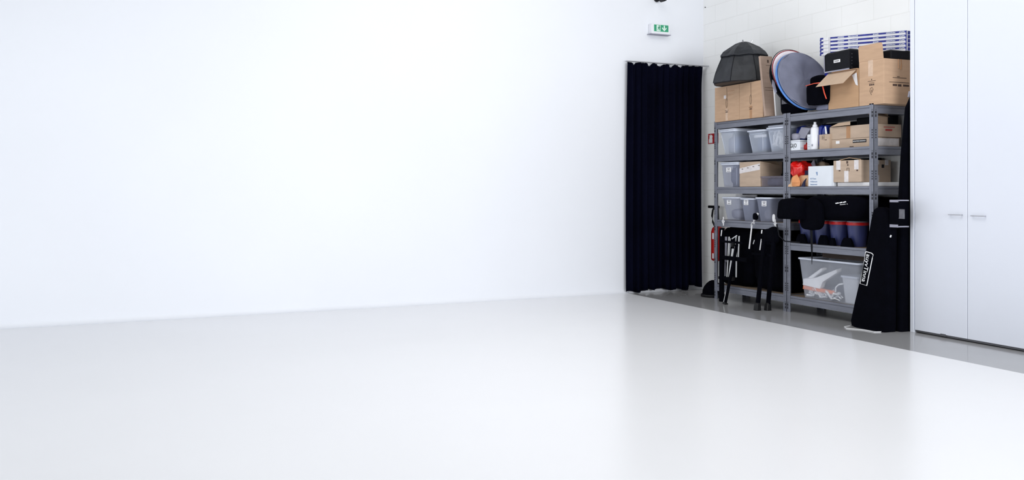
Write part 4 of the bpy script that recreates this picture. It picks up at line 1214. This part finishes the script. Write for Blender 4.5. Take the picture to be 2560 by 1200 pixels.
for (u0, u1, v, h) in ((1801, 1856, 603, .012), (1801, 1868, 643, .022), (1797, 1828, 694, .016)):
    p, q = W(u0, v, LX - .035), W(u1, v + 1, LX - .035)
    b = MB(); b.box(p.x - .008, p.x + .008, q.y, p.y, p.z - h, p.z + h); b.build('cross_strap', M_BLACK, t, bevel=.004)
b = MB(); b.lathe([(0, -.02), (.02, -.02), (.024, 0), (.02, .02), (0, .02)], W(1832, 612, LX - .06), 16, 'x'); b.build('locking_knob', M_BLKPLASTIC, t, smooth=True)
b = MB(); b.lathe([(0, -.02), (.018, -.02), (.022, 0), (.018, .02), (0, .02)], W(1831, 697, LX - .07), 16, 'x'); b.build('locking_knob', M_BLKPLASTIC, t, smooth=True)
f3_ = G(1893, 776); f4_ = G(1919, 776)
t = thing('folding_stand', 'black two-legged folding stand in front of the middle posts', 'stand', (f3_.x, f3_.y, 0))
for f_, (u, v) in ((f3_, (1912, 596)), (f4_, (1937, 575))):
    l_ = bar(MB(), f_ + Vector((0, 0, .001)), W(u, v, LX), .021, .014).build('leg', M_BLACK, t, bevel=.004)
    b = MB(); b.loft([rrect(f_.x, f_.y, .03, .028, .01, .0005), rrect(f_.x + .002, f_.y, .026, .026, .01, .05), rrect(f_.x + .006, f_.y - .002, .02, .02, .008, .075)]); b.build('foot_cap', M_BLKPLASTIC, l_, smooth=True)
for (u0, u1, v) in ((1880, 1938, 634), (1905, 1940, 600)):
    p, q = W(u0, v, LX - .01), W(u1, v, LX - .01)
    MB().box(p.x - .008, p.x + .008, q.y, p.y, p.z - .012, p.z + .012).build('cross_bar', M_BLACK, t, bevel=.003)
b = black_lump('x', '', 1902, 1941, 566, 616, 5.965, 6.03, 27, .75, .3)
o = b.build('black_cloth', M_BLACK, None, smooth=True)
tag(o, 'black cloth bunched over the top of the two-legged stand', 'cloth')
# silver poles bundled behind the first stand
poles = [((1815.5, 592), (1814, 655), .015, 'flat grey slat at the left edge of the strapped bundle, upper half'),
         ((1812.5, 650), (1812, 690), .013, 'flat grey slat at the lower left of the strapped bundle'),
         ((1823, 592), (1817.5, 692), .008, 'long pale pole left of the black knob in the bundle'),
         ((1833, 622), (1824, 692), .015, 'widest pale pole in the middle of the strapped bundle'),
         ((1841, 590), (1837, 625), .0075, 'short silver pole right of the black knob'),
         ((1841.5, 625), (1840.5, 693), .0075, 'slim silver pole right of the slanting leg'),
         ((1848, 590), (1845.5, 650), .008, 'rightmost silver pole in the strapped bundle'),
         ((1826, 596), (1824, 640), .005, 'thin silver pole beside the long pale pole')]
for k, (a, c, r_, lab_) in enumerate(poles):
    X_ = LX + .03
    pa, pc_ = W(a[0], a[1], X_), W(c[0], c[1], X_)
    o = MB().tube([pa, pc_], r_, 10).build('silver_pole', M_PALEMETAL if k in (2, 3, 5, 6) else M_SILVER, None, smooth=True)
    if k < 2: o.data.materials[0] = M_GREYTRIM
    tag(o, lab_, 'pole', 'silver poles bundled against the left unit')
o = MB().tube([W(1842, 589, LX - .02), W(1830, 597, LX - .02)], .006, 8).build('silver_rod', M_PALEMETAL, None, smooth=True)
tag(o, 'short silver rod slanting across the top of the pole bundle', 'rod')
t = thing('boom_pole', 'slim white pole hooked over the fourth shelf edge', 'pole', W(1873, 622, LX))
MB().tube([W(1880, 562, LX), W(1873, 622, LX)], .0075, 10).build('pole', M_PAPER, t, smooth=True)
b = MB(); superbox(b, W(1889, 541, LX), .02, .03, .036, .6, 2, .15); b.build('pole_sleeve', M_BLACK, t, smooth=True)
b = MB(); b.tube([W(1878, 563, LX - .01), W(1881, 556, LX - .02), W(1886, 560, LX - .02), W(1884, 551, LX - .01), W(1889, 548, LX)], .006, 8); b.tube([W(1886, 551, LX), W(1896, 534, LX + .01), W(1892, 533, LX)], .008, 8); part(b.build('hook', M_PAPER, t, smooth=True), 'white tied hook')
t = thing('boom_pole', 'slim white pole left of the two-legged stand', 'pole', W(1900, 625, LX))
MB().tube([W(1905, 575, LX), W(1904, 585, LX)], .007, 10).build('pole', M_PAPER, t, smooth=True)
MB().tube([W(1904, 596, LX), W(1900, 625, LX)], .007, 10).build('pole', M_PAPER, t, smooth=True)
MB().tube([W(1904.5, 584, LX), W(1904, 597, LX)], .011, 10).build('clamp', M_BLACK, t, smooth=True)
for (u, v, lab_) in ((1808.5, 550, 'white hook hanging from the left end of the fourth shelf'), (1938.5, 556, 'white hook hanging beside the middle posts')):
    b = MB(); b.tube([W(u, v - 8, 6.02), W(u, v - 2, 6.02), W(u - 3, v + 3, 6.01), W(u - 1, v + 8, 6.01), W(u + 3, v + 4, 6.01), W(u + 1, v, 6.01), W(u, v + 14, 6.01)], .0055, 8)
    tag(b.build('hook', M_PAPER, None, smooth=True), lab_, 'hook', 'white hooks on the fourth shelf edge')
o = MB().tube([W(1804.5, 575, LX - .02), W(1803, 590, LX - .02)], .006, 8).build('white_tag', M_PAPER, None)
tag(o, 'short white tag at the top of the left folding stand', 'tag')
o = MB().tube([W(1883, 610, LX), W(1886, 600, LX)], .004, 8).build('silver_rod', M_PALEMETAL, None)
tag(o, 'tiny silver rod right of the long white pole', 'rod')

# ------------------------------------------------------------------ fire extinguisher, weighted base
cyl = Vector((6.40, 0, 0)); cyl.y = yx(1793, 6.40)
z0_, z1_ = zx(652, 1793, 6.40), zx(565, 1793, 6.40)
t = thing('fire_extinguisher', 'red fire extinguisher hanging on the block wall behind the left unit', 'fire extinguisher', (6.40, cyl.y, z0_))
b = MB(); b.lathe([(0, 0), (.05, 0), (.066, .012), (.07, .03), (.07, z1_ - z0_ - .07), (.058, z1_ - z0_ - .025), (.03, z1_ - z0_), (0, z1_ - z0_)], (cyl.x, cyl.y, z0_), 32); b.build('cylinder', M_RED, t, smooth=True)
a1_ = .07
b = MB()
for i in range(7):
    a = math.radians(150 + i * 10)
    pass
MB().box(cyl.x - .0715, cyl.x - .067, cyl.y - .03, cyl.y - .002, z1_ - .15, z1_ - .08).build('label_patch', M_PAPER, t)
MB().box(cyl.x - .0715, cyl.x - .067, cyl.y - .03, cyl.y - .002, z0_ + .03, z0_ + .09).build('label_patch', M_PAPER, t)
zh_ = zx(519, 1785, 6.38)
b = MB(); b.lathe([(.025, z1_ - z0_ - .005), (.025, z1_ - z0_ + .05), (.02, zh_ - z0_ - .01), (0, zh_ - z0_)], (cyl.x, cyl.y, z0_), 16); b.build('valve', M_BLKPLASTIC, t, smooth=True)
b = MB()
b.box(cyl.x - .016, cyl.x + .016, cyl.y - .03, cyl.y + .165, zh_ - .008, zh_ + .024)
b.build('handle', M_BLKPLASTIC, t, bevel=.008)
b = MB(); b.tube([(cyl.x, cyl.y + .055, zh_), (cyl.x, cyl.y + .085, zh_ - .03), (cyl.x, cyl.y + .1, zh_ - .10), (cyl.x, cyl.y + .085, zh_ - .17), (cyl.x, cyl.y + .04, zh_ - .225)], .011, 10); b.build('hose', M_BLKPLASTIC, t, smooth=True)
MB().box(cyl.x + .05, XW - .0005, cyl.y - .03, cyl.y + .03, z0_ + .1, z0_ + .3).build('wall_bracket', M_BLKMETAL, t)

g_ = G(1772, 744)
t = thing('weighted_base', 'black weighted base on the grey floor at the left foot of the shelves', 'base', (g_.x, g_.y, 0))
gy0, gy1 = yx(1751.5, g_.x), yx(1797, g_.x)
cyy = gy1 - .0
R_ = abs(gy0 - cyy)
wc = (6.125, 8.447, 0)
b = MB(); b.lathe([(0, .001), (.128, .001), (.135, .01), (.132, .028), (.12, .034), (0, .034)], wc, 36); b.build('foot_plate', M_BLKPLASTIC, t, smooth=True)
b = MB(); b.lathe([(.118, .034), (.115, .07), (.10, .11), (.07, .15), (.04, .175), (.015, .185), (0, .187)], wc, 32); b.build('hump', M_BLACK, t, smooth=True)
t.location = wc
for ch in t.children:
    for v in ch.data.vertices: v.co += g_ - Vector(wc)

# ------------------------------------------------------------------ black bags beside the cabinet
def soft_loft(b, rings, n=10):
    return b.loft([rrect(*r, n=n) for r in rings])
t = thing('logo_bag', 'wide black bag with a white framed logo leaning on the right unit', 'bag', (5.97, 5.97, 0))
# left edge follows the photo; profile of (z, left column)
prof = [(825, 2146), (812, 2133), (800, 2131), (750, 2141), (700, 2152), (650, 2162), (600, 2170), (550, 2178), (525, 2183), (518, 2190)]
b = MB(); rings = []
xc = 5.95
for i, (v, u) in enumerate(prof):
    X_ = xc - .02 + .05 * i / (len(prof) - 1)
    yl_ = yx(u, X_)
    z = max(.002, zx(v, u, X_)) if i else .001
    a = i / (len(prof) - 1)
    yr_ = 5.735 + (.10 * ((a - .8) / .2) if a > .8 else 0)
    hx = .075 - .03 * a
    if i == 0: z = .001
    rings.append(rrect(X_ + .045 - .01, (yl_ + yr_) / 2, hx if i < 9 else hx * .5, (yl_ - yr_) / 2, .03 if i < 9 else .012, z, 6))
zs = [r[0].z for r in rings]
for i in range(1, len(rings)):
    if rings[i][0].z <= rings[i - 1][0].z + .004:
        for p in rings[i]: p.z = rings[i - 1][0].z + .012
b.loft(rings)
lb_body = b.build('bag_body', M_BLACK, t, smooth=True)
# logo frame following the leaning front
P = lambda a, c: (lambda u, v: W(u, v, xc - .052 + .06 * (1 - (v - 520) / 300.0)))(a, c)
fr = [P(2165, 629), P(2179, 633), P(2183, 637), P(2181, 645), P(2167, 714), P(2150, 709), P(2164, 632), P(2165, 629)]
b = MB(); b.tube(fr, .0038, 6); part(b.build('logo_frame', M_PAPER, t, smooth=True), 'white outline frame of the logo')
top_, bot_ = P(2171.5, 636), P(2159, 706)
dn = (bot_ - top_); Ln = dn.length; dn.normalize()
nn = Vector((-1, 0, -.12)).normalized()
up = nn.cross(dn).normalized()
text('logo_lettering', 'auyvTinna', top_ - up * .020, .046, M_PAPER, t, width=Ln * .98, mtx=(dn, up, nn), depth=.001)
# tall slim bag
t = thing('tall_bag', 'tall slim black bag with grey-banded pocket standing against the cabinet side', 'bag', (6.12, 5.8, 0))
b = MB(); rings = []
for (z, hy, hx, cxx) in ((.001, .04, .11, 6.14), (.03, .045, .115, 6.14), (.5, .046, .11, 6.15), (1.0, .042, .11, 6.16), (1.15, .03, .11, 6.165), (1.5, .024, .11, 6.18), (1.9, .018, .10, 6.21), (2.0, .014, .07, 6.23), (2.03, .008, .03, 6.23)):
    rings.append(rrect(cxx + .02, 5.705 + hy, hx, hy, min(hy, hx) * .5, z, 6))
b.loft(rings); b.build('bag_body', M_BLACK, t, smooth=True)
MB().tube([(6.16, 5.725, 1.99), (6.17, 5.725, 2.035), (6.21, 5.725, 2.03)], .009, 8).build('carry_loop', M_GREYTRIM, t)
xp = 5.945
yp0, yp1 = yx(2241, xp), 5.705
zp0, zp1 = zx(566, 2260, xp), zx(503, 2260, xp)
b = MB(); b.loft([rrect(xp + .06, (yp0 + yp1) / 2, .058, (yp0 - yp1) / 2 - .002, .02, zp0), rrect(xp + .06, (yp0 + yp1) / 2, .058, (yp0 - yp1) / 2 - .002, .02, zp1)]); pk = b.build('pocket', M_BLACK, t)
b = MB()
for zq, th in ((zp0, .012), (zp1, .010)):
    b.loft([rrect(xp + .06, (yp0 + yp1) / 2, .061, (yp0 - yp1) / 2 + .001, .02, zq - th), rrect(xp + .06, (yp0 + yp1) / 2, .061, (yp0 - yp1) / 2 + .001, .02, zq + th)])
b.tube([(xp + .02, yp0 - .002, zp1), (xp + .01, yp0 + .003, (zp0 + zp1) / 2 + .04), (xp + .02, yp0, zp0 + .06)], .005, 6)
part(b.build('grey_band', M_GREYTRIM, pk), 'pale grey pocket bands')
yq0, yq1 = yx(2247.5, xp), yx(2261, xp)
part(MB().box(xp - .0, xp + .003, yq0, yq1, zx(547, 2254, xp), zx(523, 2254, xp)).build('window_patch', M_GREYLAB, pk), 'smoky grey window patch')
b = MB(); b.tube([W(2226, 593, 5.93), W(2227.5, 588, 5.93)], .006, 8); b.build('zip_pull', M_PAPER, t)
o = MB().tube([G(2140, 812) + Vector((0, 0, .004)), G(2111, 818) + Vector((0, 0, .004)), G(2116, 822) + Vector((0, 0, .004)), G(2160, 826) + Vector((0, 0, .004)), G(2185, 831) + Vector((0, 0, .004)), G(2222, 830) + Vector((0, 0, .004)), G(2180, 823) + Vector((0, 0, .004))], .0035, 6).build('cord', M_PAPER, None, smooth=True)
tag(o, 'thin white cord looped on the floor at the foot of the logo bag', 'cord')
